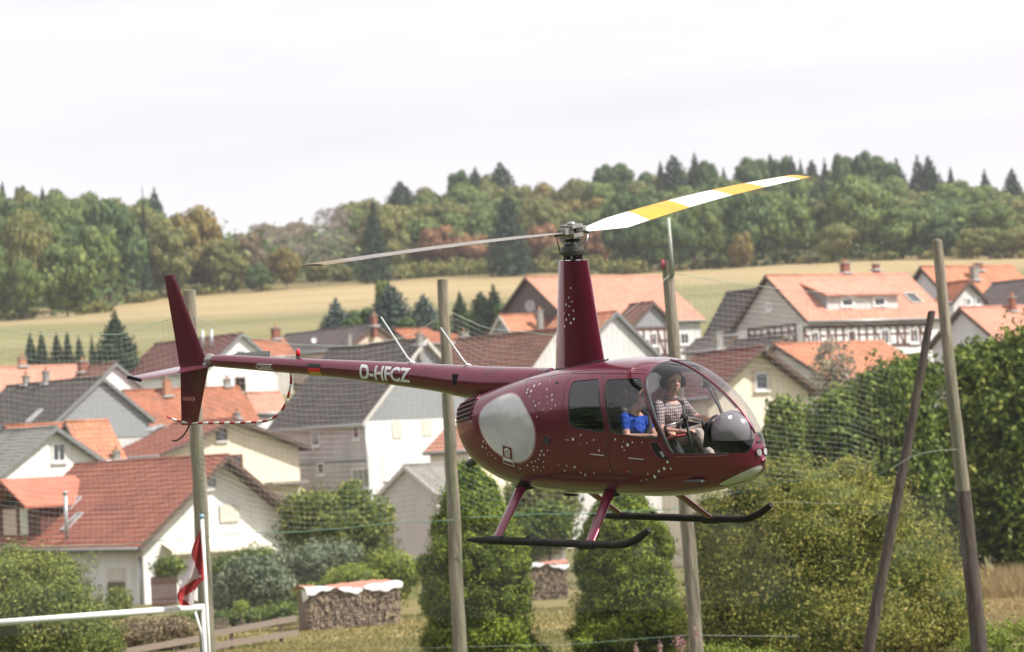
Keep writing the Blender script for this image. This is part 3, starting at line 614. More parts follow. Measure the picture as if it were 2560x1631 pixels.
def village():
    hs = {}
    h = House('house', 'white house with bright red tiled roof and wide gable at lower left', 570, 1139, 138, 38, 211, 478, 214, 'white', 'red', oe=.75, og=.95, tiles=True)
    h.window('l', 272, 1456, 313, 1477, 'brown', shut=.0); h.window('l', 272, 1419, 313, 1452, 'white', shut=.96, sill=False, bars=0)
    h.window('g', 515, 1192, 542, 1222, 'white', bars=1); h.window('g', 548, 1262, 596, 1306, 'white', bars=0, shut=.97, sill=False); h.pipe('l', 352, 1392, 1520); h.pipe('g', 722, 1378, 1420)
    h.skylight(182, 1307, 30, 40); h.skylight(186, 1262, 20, 30); h.pipe('l', 184, 1400, 1480)
    # metal flue beside the dormer
    p = h.hit(168, 1352, 'rl'); fl = MB().tube([(p.x, p.y, p.z - .3), (p.x, p.y, p.z + 2.3)], .10, 10).build('flue', METAL, h.root, True); MB().tube([(p.x, p.y, p.z + 2.3), (p.x, p.y, p.z + 2.42)], [.17, .12], 10).build('cowl', METAL, fl, True)
    # dormer on the left slope
    q = h.hit(150, 1270, 'rl'); x0 = q.x - 2.2
    d = MB(); zt = q.z + .55; yl, yr = q.y - 1.4, q.y + 3.8
    # gabled dormer: ridge runs into the slope
    zb = h.h + (x0 + .5) * h.R / h.S
    dw = MB().b2((x0 + .5, yl + .4, zb - 1.0), (q.x + .6, yr - .4, zt - .25)).build('dormer', PL['redwood'], h.root)
    ym = (yl + yr) / 2
    for sg, ya in ((-1, yl), (1, yr)):
        m = MB(); hx = x0 - .5
        m.prism([(ym, zt + 1.05), (ya, zt - .35), (ya, zt - .47), (ym, zt + .9)], 0, hx, q.x + 1.6 + (.0)); m.build('dormer_roof', RF['brightred'], dw)
    MB().b2((x0 + .44, ym - 1.0, zb + .1), (x0 + .5, ym - .2, zt - .5)).build('dormer_window', SHUT, dw)
    MB().b2((x0 + .45, ym + .2, zb + .1), (x0 + .5, ym + 1.6, zt - .5)).build('dormer_panel', PL['peach'], dw)
    # awning on the gable
    a, b = h.hit(405, 1378, 'g'), h.hit(655, 1376, 'g'); n = 26; aw = MB()
    for k in range(n):
        u0 = a.x + (b.x - a.x) * k / n; u1 = a.x + (b.x - a.x) * (k + 1) / n; z = a.z; um = (u0 + u1) / 2
        aw.add([(u0, h.y0, z + .35), (u1, h.y0, z + .35), (u1, h.y0 - .9, z), (u0, h.y0 - .9, z), (u1, h.y0 - .92, z - .14), (um, h.y0 - .92, z - .24), (u0, h.y0 - .92, z - .14)], [(0, 3, 2, 1), (3, 6, 5, 4, 2)], k % 2)
    aw.build('awning', [SHUT, PL['cream']], h.root)
    # overlapping tiles on the front slope, one relief tile each
    tb = MB(); cols = int(h.L / .31)
    for k in range(h.n):
        u0, u1 = k / h.n, (k + 1.12) / h.n
        for c in range(cols):
            y = h.L * c / cols + .012; y2 = h.L * (c + 1) / cols - .012; j = rnd.uniform(0, .012); l1 = .062 + j
            x0_, z0_ = -h.S * u0, h.h - h.R * u0 + .03; x1_, z1_ = -h.S * u1, h.h - h.R * u1 + l1
            ymid = (y + y2) / 2
            tb.add([(x0_, y, z0_), (x0_, ymid, z0_ + .035), (x0_, y2, z0_), (x1_, y, z1_), (x1_, ymid, z1_ + .035), (x1_, y2, z1_), (x1_, y, z1_ - .05), (x1_, y2, z1_ - .05)], [(0, 3, 4, 1), (1, 4, 5, 2), (3, 6, 7, 5, 4)])
    tag(tb.build('roof_tiles', RF['red'], h.root), kind='stuff')
    hs[1] = h
    h = House('house', 'pale yellow house with low red roof left of the grey sided block', 590, 1047, 180, 35, 178, 190, 82, 'yellow', 'red', oe=.6, og=.7, base=1225)
    h.window('g', 540, 1073, 566, 1103, 'brown', bars=0); h.window('g', 572, 1142, 602, 1176, 'brown', surround=PL['redwood']); h.skylight(385, 1073, 30, 14)
    MB().b2((h.xw - 2.6, h.y0 - 1.0, .2), (h.xw + .1, h.y0 - .02, .36)).build('balcony', CONC, h.root)
    h = House('house', 'white gabled house with grey roof and one lace curtained window at the far left', 141, 1068, 160, 40, 132, 170, 112, 'white', 'grey', oe=.5, og=.5, verge=VERGEG)
    h.window('g', 129, 1108, 163, 1156, 'white', bars=1)
    p = h.hit(20, 1200, 'l'); MB().b2((-h.xw - 1.6, h.y0 + .4, h.wz - 3.2), (-h.xw - .02, h.y0 + 5, h.wz - .6)).build('porch', PL['redwood'], h.root)
    h = House('house', 'house showing only an orange roof slope behind the white gable with grey roof', 162, 1056, 168, -58, 56, 100, 100, 'stone', 'orange', oe=.3)
    h.chimney(292, 1130, 1150, 14, CONC, 'rr', pot=True)
    h = House('barn', 'small barn with orange tiled roof and thin pole in the left foreground of the village', 10, 1066, 172, -55, 40, 150, 40, 'stone', 'rustorange', cat='barn')
    h = House('house', 'slate clad gable house with long dark brown roof at left', 257, 943, 190, 42, 112, 300, 112, 'greywhite', 'dark', 'slate', oe=.3, og=.3, verge=VERGEG, gsplit=-152 / (FPX / 190))
    h.chimney(66, 942, 962, 14, CONC, 'rl'); h.chimney(116, 930, 960, 14, CONC, 'rl', pot=True); h.skylight(87, 1042, 16, 30)
    h = House('house', 'long low house with plain orange roof at the left edge', -60, 921, 212, -58, 40, 260, 66, 'stone', 'salmon', oe=.3)
    h.chimney(56, 895, 916, 18, BRICKO, 'rr')
    h = House('house', 'narrow house with white gable and brown roof behind the slate gable', 290, 908, 206, 40, 62, 95, 62, 'white', 'brownred', oe=.25, og=.25, verge=VERGEG)
    h.chimney(207, 905, 930, 20, BRICK, 'rl')
    h = House('house', 'big house with dark red roof and white gable behind the tail fin', 606, 834, 236, 38, 92, 262, 90, 'white', 'darkred', oe=.4, og=.3, verge=VERGEG)
    h.window('g', 592, 879, 611, 897, 'brown', bars=0); h.window('g', 588, 943, 613, 980, 'brown', bars=1)
    for xx in (508, 530): p = h.hit(xx, 870, 'rl'); MB().tube([(p.x, p.y, p.z - .4), (p.x, p.y, p.z + 1.5)], .13, 8).build('vent_pipe', METAL, h.root, True)
    h = House('house', 'house with rusty orange roof and orange chimney below the tail fin', 306, 978, 200, -58, 62, 276, 94, 'stone', 'rustorange', oe=.3, og=.3)
    h.chimney(418, 948, 990, 17, BRICKO, 'rr'); h.chimney(568, 950, 966, 15, CONC, 'rr'); h.chimney(594, 1034, 1046, 12, CONC, 'rr')
    h = House('shed', 'low lean shed with pale orange roof beside the grey sided block', 612, 984, 205, -58, 28, 84, 52, 'white', 'salmon', oe=.2, og=.2, cat='shed')
    h = House('house', 'house with small orange roof and red brick chimney above the tail boom', 628, 852, 250, -58, 34, 80, 44, 'stone', 'rustorange')
    h.chimney(690, 822, 848, 18, BRICK, 'rr')
    h = House('house', 'long house with dark mauve roof and peach coloured gable above the tail boom', 940, 812, 250, 40, 74, 250, 58, 'peach', 'darkmauve', oe=.3, og=.3)
    h.chimney(936, 790, 815, 12, BRICK, 'rl'); h.dish(776, 852, 7, 'g'); h.chimney(873, 838, 868, 10, CONC, 'rl', pot=False)
    h = House('house', 'tall block with dark roof, white gable side and grey sided long wall', 1066, 847, 186, 38, 162, 268, 205, 'mauve', 'dark', 'slate', oe=.35, og=.35, verge=VERGEW, gsplit=-200 / (FPX / 186), base=1330)
    # white render of the gable side below the slate
    MB().b2((-h.xw - .0, h.y0 - .05, 0), (h.xw, h.y0 - .003, h.h - 200 / h.s - .01)).build('render_panel', PL['white'], h.root)
    h.window('l', 779, 1078, 801, 1116, 'white', bars=0); h.window('l', 884, 1064, 900, 1100, 'white', bars=0); h.window('l', 795, 1157, 812, 1190, 'white', bars=0); h.window('l', 882, 1170, 925, 1222, 'white', bars=2)
    h.window('g', 978, 1053, 1004, 1098, 'white', bars=0, shut=.97, sill=False); h.window('g', 1052, 1049, 1078, 1092, 'white', bars=0, shut=.97, sill=False); h.window('g', 960, 1172, 992, 1200, 'white', bars=1); h.pipe('l', 916, 1060, 1240)
    h.band('l', 1158, 5, VERGEG, 800); h.chimney(1050, 838, 862, 14, CONC, 'rl')
    for yy in range(1075, 1225, 12): h.band('l', yy, 1.1, PL['mauve'], 800)
    h = House('garage', 'garage with ribbed grey roof leaning against the tall block', 1010, 1165, 172, -40, 80, 130, 75, 'mauve', 'grey', oe=.25, og=.25, cat='garage', verge=VERGEW)
    h = House('house', 'long house with red tiled roof behind the tall block, right of the peach gable', 985, 824, 262, -56, 40, 270, 40, 'stone', 'rustorange')
    h.chimney(1160, 832, 858, 20, CONC, 'rr')
    h = House('house', 'house with brown red tiled roof and cream gable left of the rotor fairing', 1400, 822, 190, 38, 74, 262, 98, 'greywhite', 'brownred', oe=.3, og=.3, verge=VERGEW)
    h = House('house', 'plain cream gabled house right of the rotor fairing', 1541, 779, 200, 40, 112, 150, 116, 'greywhite', 'orange', oe=.3, og=.3, verge=VERGEG)
    h = House('house', 'small orange roofed house with a grey gable and tall chimney left of the fairing', 1248, 789, 232, -56, 34, 190, 60, 'slate', 'orange', oe=.2, og=.2, verge=VERGEW)
    h.chimney(1351, 778, 830, 13, CONC, 'rr')
    h = House('barn', 'huge barn with salmon tiled roof and dark boarded gable behind the rotor fairing', 1312, 694, 236, -56, 104, 348, 126, 'greywhite', 'salmon', 'darkwall', oe=.35, og=.35, cat='barn')
    h.dish(1336, 765, 15, 'g'); h.window('r', 1700, 832, 1722, 862, 'white'); h.window('g', 1297, 793, 1312, 820, 'white')
    h = House('house', 'half timbered dormer house with grey gable in front of the salmon barn', 1633, 755, 214, 32, 62, 56, 62, 'stone', 'brownred', 'slate', oe=.3, og=.3, gsplit=-62 / (FPX / 214))
    h.timber('g', 1592, 1680, 820, 892, 5); h.window('g', 1622, 832, 1642, 866, 'white')
    h = House('house', 'house with steep dark brown roof left of the half timbered house', 1905, 722, 222, 36, 70, 82, 112, 'stone', 'dark', oe=.3)
    h = House('half_timbered_house', 'long half timbered house with salmon roof and a wide shed dormer at right', 1913, 690, 205, -58, 84, 390, 124, 'white', 'salmon', 'stone', oe=.35, og=.35, gsplit=-128 / (FPX / 205), group=None)
    h.timber('r', 2010, 2318, 812, 868, 16); h.timber('g', 1872, 1990, 815, 862, 7)
    for x in (2036, 2129, 2212, 2284): h.window('r', x - 11, 828 - (x - 2036) * .03, x + 11, 866 - (x - 2036) * .03, 'white', bars=1)
    h.window('g', 1916, 757, 1930, 778, 'white', bars=0); h.chimney(2113, 660, 682, 18, BRICK, 'rr'); h.chimney(2190, 662, 674, 14, BRICK, 'rr', pot=False); h.skylight(2282, 747, 34, 26, 'rr')
    # shed dormer
    a, b = h.hit(2068, 775, 'rr'), h.hit(2242, 768, 'rr'); dz = 38 / h.s; xf = a.x; xt = max(.35, xf - (dz + 55 / h.s * .55) * 1.3)
    zf = a.z + dz; zt = h.h - h.R * xt / h.S + .1
    dm = MB().prism([(xf, a.z - .15), (xf, zf - .12), (xt, zt - .12), (xt, zt - 1.0)], 1, a.y, b.y).build('dormer', PL['greywhite'], h.root, fix=True)
    MB().prism([(xf + .35, zf - .13), (xf + .35, zf), (xt - .1, zt + .06), (xt - .1, zt - .1)], 1, a.y - .3, b.y + .3).build('dormer_roof', RF['salmon'], dm, fix=True)
    MB().prism([(xf - .02, a.z - .15), (xf - .02, zf - .14), (xt, zt - .14)], 1, a.y - .05, a.y - .003).build('dormer_cheek', PL['slate'], dm, fix=True)
    for x in (2117, 2196):
        u = h.hit(x, 755, 'rr').y; u = a.y + (b.y - a.y) * (x - 2068) / 174
        m = MB().b2((xf, u - .62, a.z + .12), (xf + .08, u + .62, zf - .2)).build('dormer_window', WFR, dm); MB().b2((xf + .081, u - .42, a.z + .32), (xf + .095, u + .42, zf - .38)).build('pane', PANE, m); MB().b2((xf + .0805, u - .42, a.z + .32), (xf + .086, u + .42, zf - .38))
        MB().b2((xf + .0805, u - .40, a.z + .34), (xf + .088, u + .40, zf - .40)).build('interior', ROOM, m)
    h = House('house', 'long orange roofed house with a gabled dormer behind the tall right pole', 2300, 668, 226, -57, 70, 262, 110, 'greywhite', 'orange', oe=.3)
    h.chimney(2437, 668, 700, 17, CONC, 'rr'); h.chimney(2448, 660, 676, 14, BRICK, 'rr', pot=False)
    h = House('house', 'small grey gabled house with windows in front of the long orange roof at far right', 2424, 702, 212, 30, 50, 44, 52, 'greywhite', 'rustorange', oe=.25, og=.25)
    h.window('g', 2412, 744, 2427, 766, 'white'); h.window('g', 2437, 742, 2452, 764, 'white')
    h = House('house', 'house with dark grey slate roof at the far right edge', 2640, 692, 214, 36, 90, 130, 80, 'brownred' if 'brownred' in PL else 'redwood', 'darkmauve', oe=.3)
    h = House('house', 'house with pale red roof and lavender grey gable at the far right', 2398, 770, 190, -58, 72, 270, 92, 'greywhite', 'salmon', oe=.3, og=.3)
    h.chimney(2532, 745, 778, 14, BRICK, 'rr')
    h = House('house', 'cream yellow gabled house right behind the helicopter nose', 1908, 868, 152, 27, 148, 150, 118, 'cream', 'darkred', oe=.4, og=.75)
    h.window('g', 1886, 931, 1920, 977, 'white', bars=0, surround=PL['peach'])
    h = House('house', 'house with orange roof behind the cream yellow gable on the right', 1935, 862, 176, -57, 110, 300, 96, 'stone', 'orange', oe=.3, og=.3)
    h = House('shed', 'flat dark roofed shed with a small white gable between the barn and the yellow house', 1960, 842, 186, 35, 38, 110, 26, 'white', 'dark', oe=.2, og=.2, cat='shed')
    h.chimney(1795, 832, 872, 20, CONC, 'rl', pot=False)
    h = House('shed', 'low dark roofed outbuilding beside the half timbered dormer house', 1835, 842, 204, 40, 40, 90, 30, 'stone', 'darkmauve', oe=.2, og=.2, cat='shed')
    h = House('house', 'house with terracotta roof seen between the tall block and the helicopter tail', 1230, 1062, 176, 38, 60, 120, 60, 'cream', 'salmon', oe=.3, og=.3)
    return hs
HS = village()
# ------------------------------------------------------------------ village trees, gardens and hedges
def village_trees():
    G = 'slim firs in a row before the meadow'
    for k, (x, yt, hw) in enumerate([(74, 828, 14), (102, 826, 14), (140, 828, 15), (167, 826, 11), (196, 836, 12)]):
        tree('darkfir', x, yt, hw * 1.7, 252, ('leftmost of five slim firs before the meadow', 'second of five slim firs before the meadow', 'middle of five slim firs before the meadow', 'fourth of five slim firs before the meadow', 'rightmost of five slim firs before the meadow')[k], G, ybase=925)
    tree('darkfir', 285, 775, 84, 246, 'broad dark fir beside the row of slim firs at left', ybase=930)
    tree('darkfir', 228, 832, 14, 248, 'narrow fir pressed against the left side of the broad dark fir', ybase=925)
    tree('bluegreen', 838, 742, 66, 268, 'blue spruce standing alone left of the dark conifer group', ybase=850)
    tree('bluegreen', 975, 708, 90, 268, 'tallest blue spruce of the group above the tail boom', ybase=850)
    tree('green', 955, 690, 30, 276, 'light green tree rising behind the tallest blue spruce', ybase=830)
    tree('deep', 905, 765, 48, 270, 'dark fir left of the tallest blue spruce', ybase=850)
    tree('bluegreen', 1058, 732, 72, 266, 'blue spruce just left of the middle pole', ybase=850)
    tree('darkfir', 1148, 724, 48, 266, 'dark narrow fir just right of the middle pole', ybase=850)
    tree('darkfir', 1200, 726, 58, 266, 'dark fir between the narrow one and the taller one right of the middle pole', ybase=850)
    tree('darkfir', 1232, 708, 62, 264, 'tallest dark fir right of the middle pole', ybase=850)
    tree('deep', 1262, 752, 40, 262, 'dark bushy tree touching the salmon barn gable', ybase=850)
for x_, y_, h_, l_ in ((880, 790, 34, 'low dark bush between the lone blue spruce and the dark conifer group'), (1015, 790, 40, 'low dark bush between the two blue spruces'), (1100, 795, 36, 'low dark bush behind the middle pole'), (1175, 775, 40, 'low dark bush at the foot of the dark firs')): tree('deep', x_, y_, h_, 265, l_, ybase=850)
village_trees()
LM['thuja'] = leafmat('leaf_thuja', [(.040, .065, .008), (.18, .25, .022), (.35, .43, .048), (.50, .55, .09)], trans=.42, pscale=1.8, patch=.9)
LM['autumnbush'] = leafmat('leaf_autumn_bush', [(.07, .095, .018), (.24, .26, .048), (.42, .39, .09), (.58, .44, .17)], trans=.42, pscale=.6, patch=.5)
LM['darkbush'] = leafmat('leaf_dark_bush', [(.035, .065, .012), (.11, .165, .028), (.22, .29, .055), (.38, .39, .10)], trans=.33, pscale=.5, patch=.8)
LM['hazel'] = leafmat('leaf_hazel', [(0.060, 0.090, 0.021), (0.150, 0.195, 0.045), (0.270, 0.315, 0.075), (0.510, 0.450, 0.120)], trans=.3, pscale=.7, patch=.5)
LM['greybush'] = leafmat('leaf_grey_bush', [(0.072, 0.098, 0.058), (0.143, 0.182, 0.111), (0.234, 0.273, 0.169), (0.338, 0.364, 0.234)], trans=.2, pscale=.7)
LM['vine'] = leafmat('leaf_vine', [(0.099, 0.143, 0.022), (0.198, 0.264, 0.039), (0.319, 0.374, 0.066), (0.440, 0.396, 0.110)], trans=.35, pscale=.8)
LM['pink'] = leafmat('leaf_pink_bloom', [(.28, .12, .14), (.38, .20, .22), (.46, .30, .30), (.34, .22, .12)], trans=.3)
LM['drygrass'] = leafmat('blade_dry', [(.22, .17, .08), (.34, .26, .13), (.44, .34, .18), (.40, .24, .12)], trans=.3)
LM['lawn'] = leafmat('blade_lawn', [(.10, .12, .03), (.19, .18, .06), (.29, .25, .10), (.36, .29, .13)], trans=.3, pscale=.2, patch=.7)
def shrub(name, label, kind, D, cl, n, leaf, cat='bush', group=None, seed=1, stems=6, **kw):
    """cl: clumps measured in the photo as (x, y, half width px, half height px, depth m) around distance D"""
    s = FPX / D; c0 = P(cl[0][0], cl[0][1], D); g = H(c0.x, c0.y); bl = []
    for (x, y, hw, hh, dz) in cl:
        p = P(x, y, D + dz); bl.append((p.x - c0.x, p.y - c0.y, max(p.z - g, hh / s * .6), hw / s, max(.6, min(hw / s, 1.6)), hh / s))
    root = thing(name, label, cat, (c0.x, c0.y, g - .05), 0, group)
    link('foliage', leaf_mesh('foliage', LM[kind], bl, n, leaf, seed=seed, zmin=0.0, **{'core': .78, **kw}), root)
    st = MB(); r = random.Random(seed)
    for k in range(stems):
        b = bl[k % len(bl)]; st.tube([(b[0] * .4 + r.uniform(-.3, .3), b[1] * .4, 0), (b[0] * .8, b[1] * .8, b[2] * .5), (b[0], b[1], b[2] + b[5] * .5)], [.05, .035, .012], 5)
    st.build('stem', BARK, root, True); return root
def gardens():
    def thuja(x, top, base_hw, D, label, seed):
        g = random.Random(seed); cl = []
        t = P(x, top, D); zg = H(t.x, t.y); hh = t.z - zg; s = FPX / D; bl = []; Wm = base_hw / s
        for k in range(190):
            u = g.random() ** .8; a = g.uniform(0, 6.28)
            prof = (1 - u) ** .42 * (.86 + .14 * math.sin(u * 9 + seed)) if u > .12 else .92 + u * .5
            r = Wm * prof * .84
            bl.append((r * math.cos(a), r * math.sin(a), .1 + hh * .93 * u, Wm * .155 * (1.15 - u * .6), Wm * .155 * (1.15 - u * .6), hh * .05))
        for u in (.15, .35, .55, .75): bl.append((0, 0, hh * u, Wm * .80 * (1 - u) ** .35, Wm * .80 * (1 - u) ** .35, hh * .18))
        root = thing('thuja', label, 'conifer', (t.x, t.y, zg - .05), 0, 'thujas behind the ball net')
        link('foliage', leaf_mesh('foliage', LM['thuja'], bl, 95000, .034, seed=seed, depth=.34, outward=.72, lump=.12, droop=-.5, aspect=.55, zmin=0, core=.8), root)
        link('stem', MB().tube([(0, 0, 0), (0, 0, hh * .5), (0, 0, hh * .93)], [.14, .09, .02], 7).mesh('stem', BARK, True), root)
    thuja(1173, 1140, 200, 70, 'tall bright green thuja behind the middle pole', 3)
    thuja(1552, 1195, 196, 70, 'tall bright green thuja under the helicopter skids', 8)
    shrub('shrub', 'huge yellowing autumn shrub filling the lower right behind the leaning pole', 'autumnbush', 67,
          [(2020, 1450, 250, 240, 0), (1850, 1400, 140, 200, .3), (2210, 1440, 200, 190, .2), (2060, 1270, 180, 120, .2), (1900, 1250, 110, 110, .4), (2180, 1300, 110, 110, 0), (1800, 1560, 110, 140, 0), (2330, 1520, 130, 120, 0), (2090, 1590, 300, 120, -.6), (1980, 1200, 60, 60, .2), (2120, 1195, 50, 60, .2), (1780, 1330, 60, 120, .5), (1950, 1520, 200, 170, -.5), (2150, 1540, 200, 160, -.4), (2020, 1340, 170, 120, -.3)],
          130000, .036, seed=5, stems=7, depth=.45, outward=.62, lump=.16)
    # tall bare-tipped shoots above it
    sh = MB(); g = random.Random(3); bl = []
    for k in range(46):
        x = g.uniform(1830, 2290); y = g.uniform(1230, 1290); a = P(x, y, 67); b = P(x + g.uniform(-14, 14), y - g.uniform(50, 120), 67); sh.tube([a, (a + b) / 2 + Vector((g.uniform(-.05, .05), 0, 0)), b], [.012, .009, .004], 4)
        for q in range(4): c = a.lerp(b, .3 + .2 * q); bl.append((c.x, c.y, c.z, .11, .11, .11))
    r = thing('shrub_shoots', 'long thin flowering shoots sticking out of the top of the autumn shrub', 'plant', (0, 0, 0)); sh.build('stem', BARK, r); link('foliage', leaf_mesh('foliage', LM['autumnbush'], bl, 1500, .045, seed=2, depth=1, outward=.1, core=0), r)
    shrub('bush', 'large dark green bush between the leaning pole and the yellow house', 'darkbush', 98,
          [(2110, 1090, 120, 120, 0), (2215, 990, 92, 80, .5), (2230, 1060, 120, 150, 0), (2125, 1030, 60, 55, 0), (2285, 950, 75, 70, 1), (2000, 1160, 120, 90, 0), (2200, 1200, 170, 130, -.5)], 26000, .10, seed=11, stems=10, depth=.4, outward=.5)
    shrub('bush', 'tall dark leafy bushes right of the tall bare pole at the picture edge', 'darkbush', 102,
          [(2500, 1060, 140, 170, 0), (2440, 930, 90, 80, .5), (2540, 900, 90, 70, .5), (2600, 1000, 120, 200, 0), (2480, 1230, 150, 150, 0), (2580, 1330, 120, 120, 0), (2400, 1120, 90, 130, .2), (2400, 1320, 90, 90, 0), (2330, 1350, 100, 110, 0)], 34000, .11, seed=12, stems=12, depth=.4, outward=.5)
    shrub('bush', 'small conical bush just right of the helicopter nose', 'darkbush', 96, [(1960, 1060, 48, 70, 0), (1950, 1120, 60, 70, 0)], 6000, .09, seed=13, depth=.35)
    shrub('thin_tree', 'thin half bare tree in front of the orange roof on the right', 'twig', 120, [(2085, 930, 60, 80, 0), (2070, 880, 30, 40, 0), (2110, 1000, 60, 60, 0)], 2600, .09, 'tree', seed=14, stems=9, depth=1.0, outward=.1, core=0)
    shrub('hazel_bush', 'rounded yellow green hazel bush at the lower left corner', 'hazel', 72,
          [(80, 1540, 170, 160, 0), (180, 1590, 110, 110, -.3), (20, 1450, 110, 90, .3), (130, 1460, 80, 80, .2), (250, 1600, 60, 60, 0), (-20, 1580, 100, 130, 0)], 60000, .038, seed=6, stems=10, depth=.4, outward=.6)
    shrub('bush', 'small green bush against the long wall of the white house', 'hazel', 112, [(298, 1505, 32, 40, 0), (285, 1540, 30, 30, 0)], 2600, .07, seed=21)
    shrub('fruit_tree', 'spreading green fruit tree in front of the tall block', 'hazel', 118,
          [(850, 1310, 120, 70, 0), (800, 1270, 80, 50, 0), (920, 1300, 70, 60, 0), (760, 1330, 70, 60, 0), (880, 1240, 40, 40, 0), (900, 1370, 90, 50, 0), (745, 1270, 50, 40, 0)], 17000, .085, 'tree', seed=22, stems=8, depth=.5, outward=.4)
    shrub('bush', 'grey green rounded bush behind the long woodpile', 'greybush', 106, [(800, 1410, 80, 60, 0), (720, 1440, 70, 70, 0), (850, 1390, 60, 40, 0)], 11000, .06, seed=23, depth=.4)
    shrub('bush', 'dark green garden bush in front of the white gable, left of the grey green one', 'greybush', 100, [(640, 1450, 75, 70, 0), (590, 1480, 60, 70, 0), (700, 1480, 50, 50, 0)], 10000, .06, seed=24, depth=.4)
    shrub('bush', 'green climber bush with pale blossom against the white gable', 'darkbush', 122, [(580, 1425, 60, 40, 0), (640, 1405, 70, 40, 0), (560, 1480, 50, 50, 0), (420, 1415, 40, 25, 0)], 8000, .08, seed=25, depth=.4)
    shrub('vine_row', 'bright yellow green vine row above the long woodpile', 'vine', 98, [(900, 1440, 90, 35, 0), (980, 1415, 60, 45, 0), (830, 1470, 50, 25, 0), (1020, 1430, 40, 40, 0), (770, 1480, 40, 25, 0), (950, 1480, 80, 40, 0)], 9000, .06, 'plant', seed=26, depth=.5)
    shrub('flower_clump', 'small bright yellow flowering clump beside the wooden fence', 'vine', 92, [(602, 1512, 18, 14, 0)], 900, .04, 'plant', seed=27)
    shrub('hedge', 'low dark clipped hedge behind the wooden rail fence', 'darkbush', 94, [(640, 1535, 70, 20, 0), (560, 1540, 60, 18, 0), (700, 1525, 60, 22, 0), (480, 1545, 60, 20, 0)], 5000, .05, 'hedge', seed=28)
    shrub('hedge', 'dull olive hedge seen between the two thujas', 'darkbush', 112, [(1330, 1330, 70, 60, 0), (1380, 1310, 60, 60, 0)], 6000, .08, 'hedge', seed=29)
    shrub('tree_mass', 'soft olive tree behind the hedge between the two thujas', 'olive', 135, [(1330, 1240, 70, 70, 0), (1390, 1250, 60, 60, 0)], 5000, .12, 'tree', seed=30)
    shrub('bush', 'dark reddish bush behind the goal post left of the rail fence', 'brown', 84, [(360, 1590, 90, 50, 0), (440, 1580, 60, 45, 0), (300, 1620, 60, 40, 0)], 8000, .05, seed=31)
    shrub('willowherb', 'tuft of pink flowering stalks at the foot of the third pole', 'pink', 57, [(1700, 1600, 20, 20, 0), (1740, 1575, 5, 16, 0), (1650, 1615, 6, 20, 0), (1590, 1620, 5, 22, 0)], 420, .022, 'plant', seed=32, depth=1, outward=.1, core=0)
    shrub('weeds', 'bright green weeds at the foot of the tall right pole', 'vine', 60, [(2500, 1600, 100, 50, 0), (2440, 1620, 60, 40, 0), (2560, 1590, 60, 50, 0), (1800, 1640, 90, 40, 0), (1900, 1650, 90, 35, 0)], 9000, .035, 'plant', seed=33, depth=.8, outward=.2, core=0)
    # tall straw coloured grass before the dark bushes at right and the lawns
    def tufts(name, label, kind, x0, x1, y0, y1, n, hgt, seed, spread=.02):
        g = np.random.default_rng(seed); mb = []; c = []
        xs = g.uniform(x0, x1, n); ys = y0 + (y1 - y0) * g.random(n)
        vs = np.empty((n, 3, 3)); hh = hgt * (.5 + g.random(n)); a = g.uniform(0, 6.28, n); wd = .012 + .012 * g.random(n)
        zz = np.array([H(x, y) for x, y in zip(xs, ys)])
        vs[:, 0] = np.stack([xs - wd * np.cos(a), ys - wd * np.sin(a), zz], 1); vs[:, 1] = np.stack([xs + wd * np.cos(a), ys + wd * np.sin(a), zz], 1)
        vs[:, 2] = np.stack([xs + g.normal(size=n) * hh * .35, ys + g.normal(size=n) * hh * .35, zz + hh], 1)
        me = bpy.data.meshes.new(name); me.vertices.add(3 * n); me.vertices.foreach_set('co', vs.ravel()); me.loops.add(3 * n); me.loops.foreach_set('vertex_index', np.arange(3 * n))
        me.polygons.add(n); me.polygons.foreach_set('loop_start', np.arange(0, 3 * n, 3)); me.polygons.foreach_set('loop_total', np.full(n, 3))
        at = me.attributes.new('leaf', 'FLOAT', 'FACE'); at.data.foreach_set('value', (g.random(n) * .9).astype(np.float32)); me.materials.append(LM[kind]); me.update(calc_edges=True)
        return tag(link(name, me), label, None, None, 'stuff')
    tufts('straw_grass', 'tall dry straw grass before the dark bushes at right', 'drygrass', 12, 20, 88, 100, 9000, .55, 1)
    tufts('lawn_grass', 'short dry mown grass around the woodpile and thujas', 'lawn', -18, 6, 70, 98, 60000, .06, 2)
    tufts('meadow_grass', 'short straw coloured grass of the right meadow', 'drygrass', 9, 18, 70, 92, 26000, .08, 4)
gardens()
